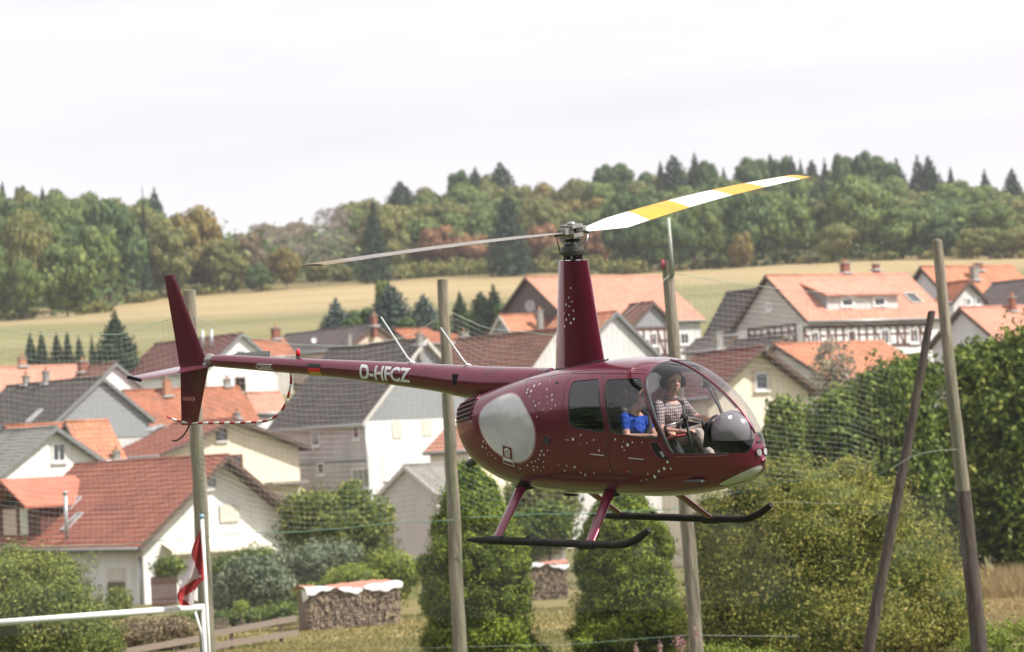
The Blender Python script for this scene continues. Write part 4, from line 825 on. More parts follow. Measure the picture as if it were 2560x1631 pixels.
# ------------------------------------------------------------------ woodpiles, rail fence, goal, flag
LOG = [M('log_end_pale', (.40, .31, .22), .9, (.28, .21, .15), 20), M('log_end_grey', (.27, .22, .18), .9, (.17, .13, .10), 20), M('log_end_dark', (.14, .10, .075), .9, (.2, .15, .11), 20)]
TARP = M('tarp_white', (.72, .71, .70), .5, (.58, .57, .57), 2, bump=.4, bscale=3); TARPR = M('tarp_faded_red', (.42, .17, .12), .7, (.50, .25, .18), 3, bump=.3, bscale=4)
def woodpile(label, xl, xr, ytl, ytr, hpx, D, rz, depth=1.1, seed=1):
    s = FPX / D; a = P(xl, ytl + hpx, D); zg = H(a.x, a.y); w = (xr - xl) / s / math.cos(rz); hgt = hpx / s
    root = thing('woodpile', label, 'woodpile', (a.x, a.y, zg), rz); g = random.Random(seed); mb = MB(); z = .0; row = 0
    slope = 0.0
    while z < hgt:
        r0 = .055; x = g.uniform(0, .05)
        while x < w:
            r = g.uniform(.032, .062); n = g.choice((5, 6, 7)); d = g.uniform(-.05, .04); a0 = g.random() * 6; zz = z + r0 + g.uniform(-.012, .012)
            vs = [(x + r, d, zz)] and [(x + r + r * math.cos(a0 + 6.283 * k / n) * g.uniform(.85, 1.1), d, zz + r * math.sin(a0 + 6.283 * k / n)) for k in range(n)]
            vs += [(v[0], d + .5, v[2]) for v in vs]; m = g.choice((0, 0, 1, 1, 2))
            mb.add(vs, [tuple(range(n))[::-1]] + [(k, (k + 1) % n, (k + 1) % n + n, k + n) for k in range(n)], m); x += r * 2 + .004
        z += r0 * 1.72; row += 1
    tag(mb.build('logs', LOG, root), 'hundreds of split log ends stacked face out', kind='stuff')
    b = MB(); b.b2((.03, .3, 0), (w - .03, depth, hgt - .02)); b.build('core', LOG[2], root)
    # wrinkled tarpaulin
    nx, ny = 26, 7; tv = []; tf = []
    for j in range(ny):
        for i in range(nx):
            u = i / (nx - 1) * (w + .24) - .12; v = j / (ny - 1); y = -.07 + (depth + .14) * max(0, (v - .18) / .82) if v > .17 else -.09
            zz = hgt + .03 + .06 * math.sin(u * 2.3 + j * .7) + .025 * math.sin(u * 7.7 + j * 2) + .12 * math.sin(max(0, v - .15) * 3.2) + (-.09 - .06 * math.sin(u * 5.0 + 1) - .04 * math.sin(u * 13) if j == 0 else 0)
            tv.append((u, y, zz))
    for j in range(ny - 1):
        for i in range(nx - 1): tf.append((j * nx + i, j * nx + i + 1, (j + 1) * nx + i + 1, (j + 1) * nx + i))
    t = MB().add(tv, tf); t.m = [0 if k // (nx - 1) < 2 else 1 for k in range(len(tf))]; t.build('tarpaulin', [TARP, TARPR], root, True)
    e = MB().add([(-.03, -.05, hgt), (-.03, .7, hgt + .05), (-.03, .6, hgt - .35), (-.03, 0, hgt - .2)], [(0, 1, 2, 3)]); e.build('tarpaulin_flap', TARP, root)
    return root
woodpile('long woodpile under a white and faded red tarp on the lawn', 778, 998, 1490, 1452, 97, 90, R_(22), 1.3, 2)
woodpile('second woodpile half hidden between the two thujas', 1312, 1420, 1385, 1380, 84, 108, R_(12), 1.2, 5)
tk = thing('covered_trailer', 'pale sheeted box standing behind the second woodpile', 'box', P(1365, 1390, 112) * 1.0); tk.location.z = H(tk.location.x, tk.location.y)
zt = P(1365, 1352, 112).z - tk.location.z
MB().b2((-.75, 0, .3), (.75, 1.2, zt)).build('body', TARP, tk); MB().b2((-.8, -.05, zt), (.8, 1.25, zt + .06)).build('lid', M('lid_grey', (.3, .3, .3), .7), tk)
RAILM = M('weathered_rail', (.30, .24, .19), .95, (.19, .15, .12), 7, bump=.5, bscale=16, stretch=(1, 6, 6))
def railfence():
    D = 82; a, b, c = P(300, 1640, 79), P(560, 1590, 82), P(735, 1553, 85); root = thing('rail_fence', 'low weathered wooden rail fence running up to the woodpile', 'fence', (a.x, a.y, H(a.x, a.y)))
    o = root.location
    for (q0, q1, dz) in (((300, 1632), (505, 1596), 0), ((505, 1590), (740, 1546), 0), ((430, 1640), (560, 1614), 0), ((520, 1618), (745, 1582), 0)):
        p0, p1 = P(*q0, 79 + (q0[0] - 300) / 435 * 6), P(*q1, 79 + (q1[0] - 300) / 435 * 6); d = (p1 - p0)
        rot = d.to_track_quat('X', 'Z').to_matrix(); MB().box((p0 + p1) / 2 - o, (d.length, .06, .17), 0, rot).build('rail', RAILM, root)
    for x, y in ((440, 1606), (578, 1578), (700, 1552)):
        p = P(x, y, 79.1 + (x - 300) / 435 * 6); zg = H(p.x, p.y); MB().box((p.x - o.x, p.y + .08 - o.y, (p.z + .1 + zg) / 2 - o.z), (.11, .09, p.z + .1 - zg)).build('post', RAILM, root)
    # little picket panel behind
    r2 = thing('picket_panel', 'short brown picket panel behind the rail fence', 'fence', P(552, 1568, 88)); r2.location.z = P(552, 1572, 88).z
    for k in range(6): MB().box((-.22 + k * .085, 0, .12), (.045, .02, .42)).build('picket', RAILM, r2)
    g = thing('garden_gate', 'dark brown slatted garden gate beside the white house corner', 'gate', P(412, 1515, 124)); zt, zb = P(412, 1438, 124).z, P(412, 1518, 124).z; g.location.z = zb
    for k in range(9): MB().box((-.5 + k * .125, 0, (zt - zb) / 2), (.11, .03, (zt - zb) * (1 - .03 * abs(k - 3)))).build('board', PL['redwood'], g)
    for z in (.25, .75): MB().box((0, .03, (zt - zb) * z), (1.15, .03, .08)).build('crossbar', VERGE, g)
railfence()
GW = M('goal_white', (.80, .80, .78), .35, (.72, .72, .70), 3)
def goal():
    root = thing('football_goal', 'white football goal whose crossbar corner shows at the lower left', 'goal', (0, 0, 0)); c = P(510, 1518, 53); l = P(-120, 1566, 51.2); root.location = (c.x, c.y, 0); o = root.location
    MB().tube([l - o, c - o], .062, 14).build('crossbar', GW, root, True); MB().tube([c - o + Vector((0, 0, .03)), (0, 0, 0)], .062, 14).build('post', GW, root, True)
    p2 = Vector((l.x - 3, l.y - .4, l.z - .1)); 
    a = P(488, 1530, 53.6); b = P(504, 1585, 53.6); MB().tube([a - o, b - o, Vector((b.x - o.x + .1, b.y - o.y + .5, 0))], .022, 8).build('net_stay', GW, root, True)
    fr = thing('flag_pole', 'thin white corner pole carrying a small flag beside the goal', 'flagpole', (0, 0, 0)); t, b = P(505, 1298, 52.6), P(523, 1640, 52.6); fr.location = (b.x, b.y, 0); o = fr.location
    b0 = b + (b - t) * (b.z / (t.z - b.z)); MB().tube([b0 - o, t - o], .034, 12).build('pole', GW, fr, True)
    MB().tube([t - o, t - o + Vector((-.004, 0, .09))], .036, 12).build('cap', M('cap_blue', (.25, .42, .60), .4), fr, True)
    # flag: hangs limp, red bordered white cloth
    cols = [M('flag_red', (.45, .03, .035), .8, (.38, .03, .03), 3), M('flag_white', (.72, .62, .64), .8, (.64, .55, .57), 2)]
    # outline rows from hoist to fly, measured down the cloth
    rows = [((503, 1322), (503, 1322)), ((487, 1350), (504, 1348)), ((480, 1372), (505, 1372)), ((476, 1400), (507, 1398)), ((468, 1424), (509, 1424)), ((459, 1446), (511, 1448)), ((450, 1468), (496, 1462)), ((443, 1488), (489, 1476)), ((446, 1505), (487, 1495)), ((455, 1515), (483, 1515))]
    nv = 40; nu = 14; vs = []; 
    for i in range(nv):
        f = i / (nv - 1) * (len(rows) - 1); k = min(int(f), len(rows) - 2); q = f - k
        xa = rows[k][0][0] * (1 - q) + rows[k + 1][0][0] * q; ya = rows[k][0][1] * (1 - q) + rows[k + 1][0][1] * q; xb = rows[k][1][0] * (1 - q) + rows[k + 1][1][0] * q; yb = rows[k][1][1] * (1 - q) + rows[k + 1][1][1] * q
        for j in range(nu):
            u = j / (nu - 1); vs.append(P(xa * (1 - u) + xb * u, ya * (1 - u) + yb * u, 52.6 + .07 * math.sin(u * 9 + i * .12) * min(1, i / 8) + .03 * math.sin(u * 21 + i * .3)))
    hp = vs[0].copy(); mb = MB(); mb.v = [tuple(v - hp) for v in vs]
    for i in range(nv - 1):
        for j in range(nu - 1):
            x = 1280 + FPX * (vs[i * nu + j] - CAM).dot(_R) / (vs[i * nu + j] - CAM).dot(_F); y = 815.5 - FPX * (vs[i * nu + j] - CAM).dot(_U) / (vs[i * nu + j] - CAM).dot(_F)
            red = (x > 478 + (y - 1385) * .36 and y < 1436) or (y > 1436 and abs((y - 1452) + (x - 500) * .62) < 13 and x > 448) or (y < 1385) or (x < 452 + max(0, y - 1490) * 1.0 and y > 1466)
            mb.f.append((i * nu + j, i * nu + j + 1, (i + 1) * nu + j + 1, (i + 1) * nu + j)); mb.m.append(0 if red else 1)
    o_ = mb.build('flag', cols, None, True); o_.location = hp; tag(o_, 'limp white flag with red border hanging above the goal corner', 'flag')
goal()
# ------------------------------------------------------------------ poles and nets
WOODP = M('pole_wood_pale', (.40, .34, .27), .95, (.19, .155, .12), 2.2, bump=.9, bscale=7, stretch=(7, 7, .45), col3=(.19, .185, .12), n3=.7)
WOODD = M('pole_wood_dark', (.055, .038, .032), .9, (.11, .085, .07), 3, bump=.6, bscale=10, stretch=(6, 6, .6))
ROPE = M('rope_green', (.15, .27, .22), .8); NETM = M('net_twine', (.50, .52, .47), .9, (.30, .46, .37), .35, contrast=(.45, .6)); CHAIN = M('chain_wire', (.34, .34, .32), .7)
DP = 58.0
def pole(name, label, x0, y0, x1, y1, d0, d1, mat=WOODP, D=DP, darkbelow=None):
    t, b = P(x0, y0, D), P(x1, y1, D); b = b + (b - t) * ((b.z + .1) / (t.z - b.z)); root = thing(name, label, 'pole', (b.x, b.y, 0), 0, 'poles of the ball net')
    g = random.Random(int(x0)); n = 14; pts = [t.lerp(b, k / n) - root.location + Vector((g.uniform(-.012, .012), 0, 0)) for k in range(n + 1)]; rs = [(d0 + (d1 - d0) * k / n) / 2 * g.uniform(.98, 1.02) for k in range(n + 1)]
    if darkbelow:
        zc = P(x1, darkbelow, D).z; i = next(k for k, p in enumerate(pts) if p.z < zc); f = (pts[i - 1].z - zc) / (pts[i - 1].z - pts[i].z); mid = pts[i - 1].lerp(pts[i], f)
        MB().tube(pts[:i] + [mid], rs[:i] + [rs[i]], 18).build('shaft', mat, root, True, auto=True)
        tag(MB().tube([mid] + pts[i:], [rs[i] + .012] + [r + .012 for r in rs[i:]], 18).build('tarred_foot', WOODD, root, True, auto=True), 'dark tarred lower half of the pole')
    else: MB().tube(pts, rs, 18).build('shaft', mat, root, True, auto=True)
    MB().ball(t - root.location, (d0 * .48, d0 * .48, .03), 12, 6).build('top', mat, root, True)
    return root
p1 = pole('wooden_pole', 'pale wooden pole behind the tail fin, leftmost of the net poles', 472, 728, 521, 1631, .25, .33)
p2 = pole('wooden_pole', 'pale wooden pole crossed by the tail boom in the middle of the picture', 1106, 700, 1150, 1631, .215, .31)
p3 = pole('wooden_pole', 'wooden pole with a red cap and thin rod on top, behind the cabin', 1668, 654, 1742, 1631, .235, .30)
p4 = pole('wooden_pole', 'tall pole at right, pale above and tarred dark below', 2342, 602, 2449, 1631, .20, .33, darkbelow=1225)
p5 = pole('leaning_brace', 'dark weathered brace leaning against the tall right pole', 2330, 780, 2168, 1640, .15, .25, WOODD, D=57.6)
for (x, y, dd) in ((1663, 655, 0),): 
    q = P(x - 2, 654, DP) - p3.location; MB().tube([q + Vector((-.02, -.05, -.13)), q + Vector((-.02, -.05, .03))], [.062, .05], 12).build('cap', M('cap_red', (.46, .10, .14), .7), p3, True)
a, b = P(1671, 545, 57.9), P(1682, 690, 57.9); MB().tube([a - p3.location, b - p3.location], [.030, .042], 10).build('rod', M('rod_grey', (.45, .47, .42), .6), p3, True)
def nets():
    def uv(pts): q = [P(x, y, DP) for x, y in pts]; return [p.x for p in q], [p.z for p in q], sum(p.y for p in q) / len(q)
    def panel(name, label, top, bot, cell, mesh, r, mat, seed, ropes=True):
        ux, uz, yd = uv(top); bx_, bz, _ = uv(bot); T = lambda x: float(np.interp(x, ux, uz)); Bf = lambda x: float(np.interp(x, bx_, bz))
        x0, x1 = max(min(ux), min(bx_)), min(max(ux), max(bx_)); g = random.Random(seed); mb = MB()
        def W(x, z):                                # gentle belly and wrinkles of the cloth
            f = (z - Bf(x)) / max(.2, T(x) - Bf(x)); return (x + .035 * math.sin(z * 2.1 + x * .9), yd + .12 * math.sin(x * .8 + seed) * f + .04 * math.sin(x * 3 + z * 2) - .1, z + .03 * math.sin(x * 1.3 + seed) * (f if mesh == 'square' else .3) + .008 * math.sin(x * 4.1))
        def seg(p, q, rr=r * .72): 
            p, q = Vector(p), Vector(q); d = (q - p); a = d.cross(Vector((0, 1, 0))).normalized() * rr; c = Vector((0, rr, 0)); o = len(mb.v)
            for e in (p, q): mb.v += [tuple(e + a), tuple(e - a * .5 + c * .87), tuple(e - a * .5 - c * .87)]
            for j in range(3): mb.f.append((o + j, o + (j + 1) % 3, o + 3 + (j + 1) % 3, o + 3 + j)); mb.m.append(0)
        if mesh == 'square':
            x = x0; zmax = max(uz); zmin = min(bz)
            while x <= x1:
                n = max(2, int((T(x) - Bf(x)) / .3)); ps = [W(x, Bf(x) + (T(x) - Bf(x)) * k / n) for k in range(n + 1)]
                for k in range(n): seg(ps[k], ps[k + 1])
                x += cell
            k = 1; st = .3; H0 = max(T(x0 + (x1 - x0) * i / 20) - Bf(x0 + (x1 - x0) * i / 20) for i in range(21))
            # rows hang from the top rope
            while k * cell < H0:
                x = x0; prev = None
                while x <= x1:
                    z = T(x) - k * cell; p = W(x, z) if z > Bf(x) else None
                    if p and prev: seg(prev, p, r * .60)
                    prev = p; x += st
                k += 1
        else:
            z0, z1 = min(bz), max(uz); hh = z1 - z0; st = .12
            for sgn in (-1, 1):
                x = x0 - hh
                while x < x1 + hh:
                    z = z0; prev = None
                    while z <= z1:
                        xx = x + sgn * (z - z0) * .8; ok = x0 <= xx <= x1 and Bf(xx) <= z <= T(xx); p = W(xx, z) if ok else None
                        if p and prev: seg(prev, p)
                        prev = p; z += st
                    x += cell
        root = thing(name, label, 'net', (0, 0, 0), 0, 'ball stop nets between the poles')
        tag(mb.build('mesh', mat, root), kind='stuff')
        if ropes:
            n = 24; MB().tube([W(x0 + (x1 - x0) * k / n, T(x0 + (x1 - x0) * k / n)) for k in range(n + 1)], .007, 6).build('rope', NETM, root, True)
            MB().tube([W(x0 + (x1 - x0) * k / n, Bf(x0 + (x1 - x0) * k / n)) for k in range(n + 1)], .009 if seed < 4 else .004, 6).build('rope', ROPE, root, True)
        return root
    panel('ball_net', 'square meshed ball net section left of the leftmost pole', [(-60, 815), (120, 842), (300, 835), (488, 775)], [(-60, 1368), (120, 1366), (300, 1362), (505, 1342)], .108, 'square', .0026, NETM, 1)
    panel('ball_net', 'square meshed ball net section between the first and second pole', [(486, 790), (600, 842), (740, 866), (900, 862), (1020, 838), (1112, 785)], [(505, 1342), (640, 1331), (760, 1330), (940, 1312), (1050, 1304), (1132, 1300)], .108, 'square', .0026, NETM, 2)
    panel('ball_net', 'square meshed ball net section behind the helicopter cabin', [(1128, 786), (1210, 822), (1390, 838), (1560, 790), (1672, 690)], [(1148, 1295), (1320, 1287), (1500, 1282), (1712, 1270)], .108, 'square', .0026, NETM, 3)
    panel('ball_net', 'square meshed ball net section right of the red capped pole', [(1690, 690), (1890, 712), (2100, 735), (2300, 800)], [(1720, 1256), (1950, 1205), (2150, 1182), (2270, 1142)], .108, 'square', .0026, NETM, 4)
    panel('wire_fence', 'diamond wire fence hanging below the net at lower left', [(-60, 1370), (120, 1368), (300, 1364), (506, 1344)], [(-60, 1600), (505, 1580)], .062, 'diamond', .0015, CHAIN, 5, False)
    panel('wire_fence', 'diamond wire fence in front of the woodpile', [(506, 1344), (640, 1333), (760, 1332), (940, 1314), (1132, 1302)], [(506, 1588), (760, 1582), (1000, 1562), (1134, 1556)], .062, 'diamond', .0015, CHAIN, 6, False)
    panel('wire_fence', 'diamond wire fence in front of the two thujas', [(1148, 1297), (1320, 1289), (1712, 1272)], [(1140, 1556), (1420, 1548), (1720, 1530)], .062, 'diamond', .0015, CHAIN, 7, False)
    panel('wire_fence', 'diamond wire fence piece in front of the autumn shrub', [(1722, 1262), (1850, 1262), (1960, 1340), (2010, 1440)], [(1722, 1520), (1900, 1525), (2010, 1445)], .062, 'diamond', .0015, CHAIN, 8, False)
    panel('wire_fence', 'small diamond wire piece between the leaning brace and the right pole', [(2100, 1290), (2270, 1228), (2420, 1224)], [(2100, 1300), (2260, 1300), (2350, 1400), (2420, 1440)], .062, 'diamond', .002, CHAIN, 9, False)
    r = thing('tie_rope', 'pale green rope tied round the leaning brace and the tall right pole', 'rope', P(2280, 1140, 57.4)); o = r.location
    MB().tube([P(x, y, 57.35) - o for x, y in ((2190, 1190), (2235, 1168), (2278, 1142), (2310, 1133), (2350, 1126), (2392, 1124), (2400, 1134))], .007, 8).build('rope', M('rope_pale', (.22, .30, .24), .8), r, True)
    MB().tube([P(x, y, 57.7) - o for x, y in ((2278, 1142), (2268, 1132), (2275, 1124), (2296, 1132), (2280, 1144))], .009, 6).build('knot', ROPE, r, True)
    for lb, pts in (('upper tension wire of the net between the helicopter and the red capped pole', [(1900, 1256), (2050, 1258), (2180, 1262)]), ('thin wire near the ground in front of the thujas', [(1000, 1622), (1300, 1614), (1420, 1612), (1720, 1588), (2000, 1592)])):
        r = thing('tension_wire', lb, 'wire', P(*pts[0], 57.9)); o = r.location; MB().tube([P(x, y, 57.9) - o for x, y in pts], .0035, 6).build('wire', NETM, r, True)
nets()
# ------------------------------------------------------------------ helicopter (own frame: x to the nose, y to its left, z up, origin under the rotor at skid level)
def Rxyz(a, b, c): return Matrix.Rotation(a, 3, 'Z') @ Matrix.Rotation(b, 3, 'Y') @ Matrix.Rotation(c, 3, 'X')
HM = Rxyz(-0.67430836, 0.06510548, 0.06888058); HT = Vector((0.6545708, 30.45385902, 4.17734691))
HELI = thing('helicopter', 'dark red light helicopter with white dots hovering in front of the village', 'helicopter')
HELI.matrix_world = Matrix.Translation(HT) @ HM.to_4x4()
PAINT = M('paint_maroon', (.155, .006, .030), .28, metal=.55, coat=1.0, spec=.6)
BLACK = M('black_paint', (.010, .010, .011), .45, spec=.3); RUB = M('rubber_seal', (.02, .02, .022), .6); WHITEP = M('white_decal', (.74, .73, .74), .35)
STEEL = M('steel', (.50, .49, .47), .3, (.34, .33, .31), 9, metal=.85); DKSTEEL = M('dark_steel', (.07, .068, .065), .42, (.13, .12, .11), 8, metal=.6); GREYI = M('cabin_lining', (.16, .155, .155), .9)
def pchip(xs, ys):
    xs = np.array(xs, float); ys = np.array(ys, float); h = np.diff(xs); d = np.diff(ys) / h; m = np.zeros_like(xs)
    for i in range(1, len(xs) - 1):
        if d[i - 1] * d[i] > 0: w1, w2 = 2 * h[i] + h[i - 1], h[i] + 2 * h[i - 1]; m[i] = (w1 + w2) / (w1 / d[i - 1] + w2 / d[i])
    m[0], m[-1] = d[0], d[-1]
    def f(x):
        x = np.clip(np.asarray(x, float), xs[0], xs[-1]); i = np.clip(np.searchsorted(xs, x) - 1, 0, len(h) - 1); t = (x - xs[i]) / h[i]
        return ys[i] * (1 + 2 * t) * (1 - t) ** 2 + m[i] * h[i] * t * (1 - t) ** 2 + ys[i + 1] * t * t * (3 - 2 * t) + m[i + 1] * h[i] * t * t * (t - 1)
    return f
zt_ = pchip([-1.44, -1.40, -1.25, -.9, -.5, -.2, .1, .4, .7, 1.0, 1.213, 1.38, 1.529, 1.8, 1.978, 2.127, 2.211, 2.262, 2.292, 2.305], [1.30, 1.40, 1.47, 1.58, 1.685, 1.745, 1.795, 1.84, 1.868, 1.872, 1.845, 1.798, 1.728, 1.552, 1.401, 1.235, 1.098, .99, .90, .845])
zb_ = pchip([-1.44, -1.40, -1.33, -1.2, -1.0, -.8, -.5, -.1, .5, 1.08, 1.47, 1.85, 2.05, 2.17, 2.24, 2.285, 2.305], [1.12, .98, .84, .71, .615, .55, .50, .465, .452, .455, .48, .545, .60, .655, .70, .76, .815])
wd_ = pchip([-1.44, -1.40, -1.3, -1.0, -.6, -.2, .2, 1.0, 1.3, 1.6, 1.8, 2.0, 2.15, 2.24, 2.285, 2.305], [.30, .36, .42, .52, .595, .632, .645, .645, .62, .545, .465, .35, .235, .14, .065, .02])
zc_ = pchip([-1.44, -.9, -.3, 1.2, 1.8, 2.15, 2.305], [1.22, 1.12, 1.05, 1.04, 1.0, .92, .83])
NU, ND = 3.0, 2.9
def body_y(x, z):
    W, t, b, c = wd_(x), zt_(x), zb_(x), zc_(x); up = z >= c; h = np.where(up, t - c, c - b); n = np.where(up, NU, ND)
    q = np.clip(np.abs(z - c) / np.maximum(h, 1e-4), 0, 1); return W * (1 - q ** n) ** (1 / n)
def grad(x, y, z):
    def Fn(x, y, z):
        W, t, b, c = wd_(x), zt_(x), zb_(x), zc_(x); up = z >= c; h = np.where(up, t - c, c - b); n = np.where(up, NU, ND)
        return (np.abs(y) / W) ** n + (np.abs(z - c) / h) ** n
    e = 2e-3; g = np.stack([Fn(x + e, y, z) - Fn(x - e, y, z), Fn(x, y + e, z) - Fn(x, y - e, z), Fn(x, y, z + e) - Fn(x, y, z - e)], -1); return g / np.maximum(np.linalg.norm(g, axis=-1, keepdims=True), 1e-9)
def inpoly(px, pz, poly):
    r = np.zeros(px.shape, bool); j = len(poly) - 1
    for i in range(len(poly)):
        xi, zi = poly[i]; xj, zj = poly[j]
        c = ((zi > pz) != (zj > pz)) & (px < (xj - xi) * (pz - zi) / ((zj - zi) if zj != zi else 1e-9) + xi); r ^= c; j = i
    return r
def rounded(poly, r=.03, k=3):
    out = []; n = len(poly)
    for i in range(n):
        p, a, b = Vector(poly[i]), Vector(poly[i - 1]), Vector(poly[(i + 1) % n]); ra = min(r, (a - p).length * .45); rb = min(r, (b - p).length * .45); u, v = p + (a - p).normalized() * ra, p + (b - p).normalized() * rb
        for t in range(k + 1): q = t / k; w_ = u * (1 - q) ** 2 + p * 2 * q * (1 - q) + v * q * q; out.append((w_.x, w_.y))
    return out
REARWIN = rounded([(.318, 1.660), (.655, 1.690), (.690, 1.640), (.808, 1.185), (.770, 1.155), (.400, 1.198), (.352, 1.25)], .05)
FRONTWIN = rounded([(.765, 1.682), (1.165, 1.700), (1.205, 1.66), (1.452, 1.115), (1.41, 1.095), (1.13, 1.125), (.912, 1.15), (.875, 1.20)], .05)
SHIELD = rounded([(1.235, 2.2), (1.235, 1.70), (1.262, 1.60), (1.56, .945), (2.6, .925), (2.6, 2.2)], .06)
NOSE = [(.0, 1.112), (.075, 1.03), (.175, .925)]            # |y| , z of the triangle round the landing lights
def fuselage():
    xs = np.unique(np.concatenate([np.linspace(-1.44, -1.36, 6), np.linspace(-1.36, 1.9, 110), 2.305 - .405 * (np.cos(np.linspace(0, math.pi / 2, 46)))]))
    th = np.linspace(0, 2 * math.pi, 121)[:-1]; V = []
    for x in xs:
        W, t, b, c = wd_(x), zt_(x), zb_(x), zc_(x); cs, sn = np.cos(th), np.sin(th); n = np.where(sn >= 0, NU, ND); h = np.where(sn >= 0, t - c, c - b)
        V.append(np.stack([np.full_like(th, x), W * np.sign(cs) * np.abs(cs) ** (2 / n), c + h * np.sign(sn) * np.abs(sn) ** (2 / n)], 1))
    V = np.concatenate(V); nt_ = len(th); F_ = [(i * nt_ + j, i * nt_ + (j + 1) % nt_, (i + 1) * nt_ + (j + 1) % nt_, (i + 1) * nt_ + j) for i in range(len(xs) - 1) for j in range(nt_)]
    me = bpy.data.meshes.new('t'); me.from_pydata(V.tolist(), [], F_); bm = bmesh.new(); bm.from_mesh(me)
    def cut(co, no, box):
        fs = [f for f in bm.faces if box(f.calc_center_median())]; es = {e for f in fs for e in f.edges}; vs = {v for f in fs for v in f.verts}
        bmesh.ops.bisect_plane(bm, geom=list(fs) + list(es) + list(vs), dist=1e-5, plane_co=co, plane_no=no)
    for poly in (REARWIN, FRONTWIN, SHIELD):
        n = len(poly)
        for i in range(n):
            a, b = poly[i], poly[(i + 1) % n]
            if max(a[0], b[0]) > 2.5 or (a[1] > 2.1 or b[1] > 2.1): 
                if not (abs(a[0] - b[0]) < .01 and a[0] < 1.3): 
                    if not (abs(a[1] - b[1]) < .05 and a[1] < 1.2): continue
            x0, x1, z0, z1 = min(a[0], b[0]) - .05, max(a[0], b[0]) + .05, min(a[1], b[1]) - .05, max(a[1], b[1]) + .05
            cut((a[0], 0, a[1]), (b[1] - a[1], 0, -(b[0] - a[0])), lambda c: x0 < c.x < x1 and z0 < c.z < z1)
    for s in (-.014, .014): cut((0, s, 0), (0, 1, 0), lambda c: c.x > 1.2 and c.z > .9 and abs(c.y) < .06)
    for s in (-1, 1):
        for (ya, za), (yb, zb) in zip(NOSE[:-1], NOSE[1:]): cut((0, s * ya, za), (0, zb - za, -s * (yb - ya)), lambda c: c.x > 1.9 and zb - .03 < c.z < za + .03 and -.02 < c.y * s < .3)
    cc = [f.calc_center_median() for f in bm.faces]; bm.faces.ensure_lookup_table()
    cx, cy, cz = (np.array([c[k] for c in cc]) for k in range(3))
    reg = np.zeros(len(cc), int)                    # 0 skin, 1 rear window, 2 front window, 3 windshield
    side = np.abs(cy) > .15
    reg[inpoly(cx, cz, REARWIN) & side] = 1; reg[inpoly(cx, cz, FRONTWIN) & side] = 2
    ynose = np.interp(-cz, [-1.112, -1.03, -.925], [0, .075, .175]); nose = (cz < 1.112) & (np.abs(cy) < ynose) & (cx > 1.9)
    reg[inpoly(cx, cz, SHIELD) & (np.abs(cy) > .014) & ~nose] = 3
    vmap = {}
    def emit(sel, name, mat, offset=0.0, flip=False):
        idx = np.nonzero(sel)[0]; vid = {}; vs = []; fs = []
        for i in idx:
            f = bm.faces[i]; q = []
            for v in f.verts:
                if v.index not in vid: vid[v.index] = len(vs); vs.append(tuple(v.co))
                q.append(vid[v.index])
            fs.append(q[::-1] if flip else q)
        A = np.array(vs); c, t, b = zc_(A[:, 0]), zt_(A[:, 0]), zb_(A[:, 0]); h = np.where(A[:, 2] >= c, t - c, c - b); k = np.abs(A[:, 2] - c) / h < .9
        A[:, 1] = np.where(k, np.sign(A[:, 1]) * body_y(A[:, 0], A[:, 2]), A[:, 1]); g = grad(A[:, 0], A[:, 1], A[:, 2])
        A = A + g * offset
        me = bpy.data.meshes.new(name); me.from_pydata(A.tolist(), [], fs); me.materials.append(mat); me.polygons.foreach_set('use_smooth', [True] * len(fs)); me.update()
        if not flip: me.normals_split_custom_set_from_vertices(g.tolist())
        return link(name, me, HELI)
    bm.verts.index_update(); bm.faces.ensure_lookup_table()
    r = np.array([0])
    emit(reg == 0, 'fuselage', PAINT)
    emit((reg == 0) & (cx > .12) & (cx < 2.0) & (cz > .62), 'cabin_lining', GREYI, -.018, True)
    GS = glassmat('windshield_glass', (.86, .85, .88), .9, 1.5); GD = glassmat('door_glass', (.76, .75, .78), 1.4, 1.5); GR = glassmat('rear_glass', (.22, .22, .24), 1.8, 1.5)
    for s, nm in ((-1, 'right'), (1, 'left')):
        emit((reg == 3) & (cy * s > 0), 'windshield', GS); emit((reg == 2) & (cy * s > 0), 'door_window', GD); emit((reg == 1) & (cy * s > 0), 'rear_window', GR)
    bm.free()
    # rear face
    i0 = V[:nt_]; m = MB(); m.v = [tuple(v) for v in i0]; m.f = [tuple(range(nt_))[::-1]]; m.m = [0]; m.build('rear_panel', DKSTEEL, HELI)
    return
fuselage()
def on(x, z, s=-1, off=.002):
    x = np.float64(x); z = np.float64(z); y = s * body_y(x, z); g = grad(x, y, z); return Vector((float(x), float(y), float(z))) + Vector(g) * off
def seam(name, poly, r, mat, s=-1, off=.0, closed=True, n=1):
    pts = []; k = len(poly); rng = k if closed else k - 1
    for i in range(rng):
        a, b = poly[i], poly[(i + 1) % k]; m_ = max(1, int(math.hypot(a[0] - b[0], a[1] - b[1]) / .04))
        for q in range(m_): t = q / m_; pts.append(on(a[0] * (1 - t) + b[0] * t, a[1] * (1 - t) + b[1] * t, s, off))
    pts.append(on(*(poly[0] if closed else poly[-1]), s, off)); return MB().tube(pts, r, 6, caps=not closed).build(name, mat, HELI, True)
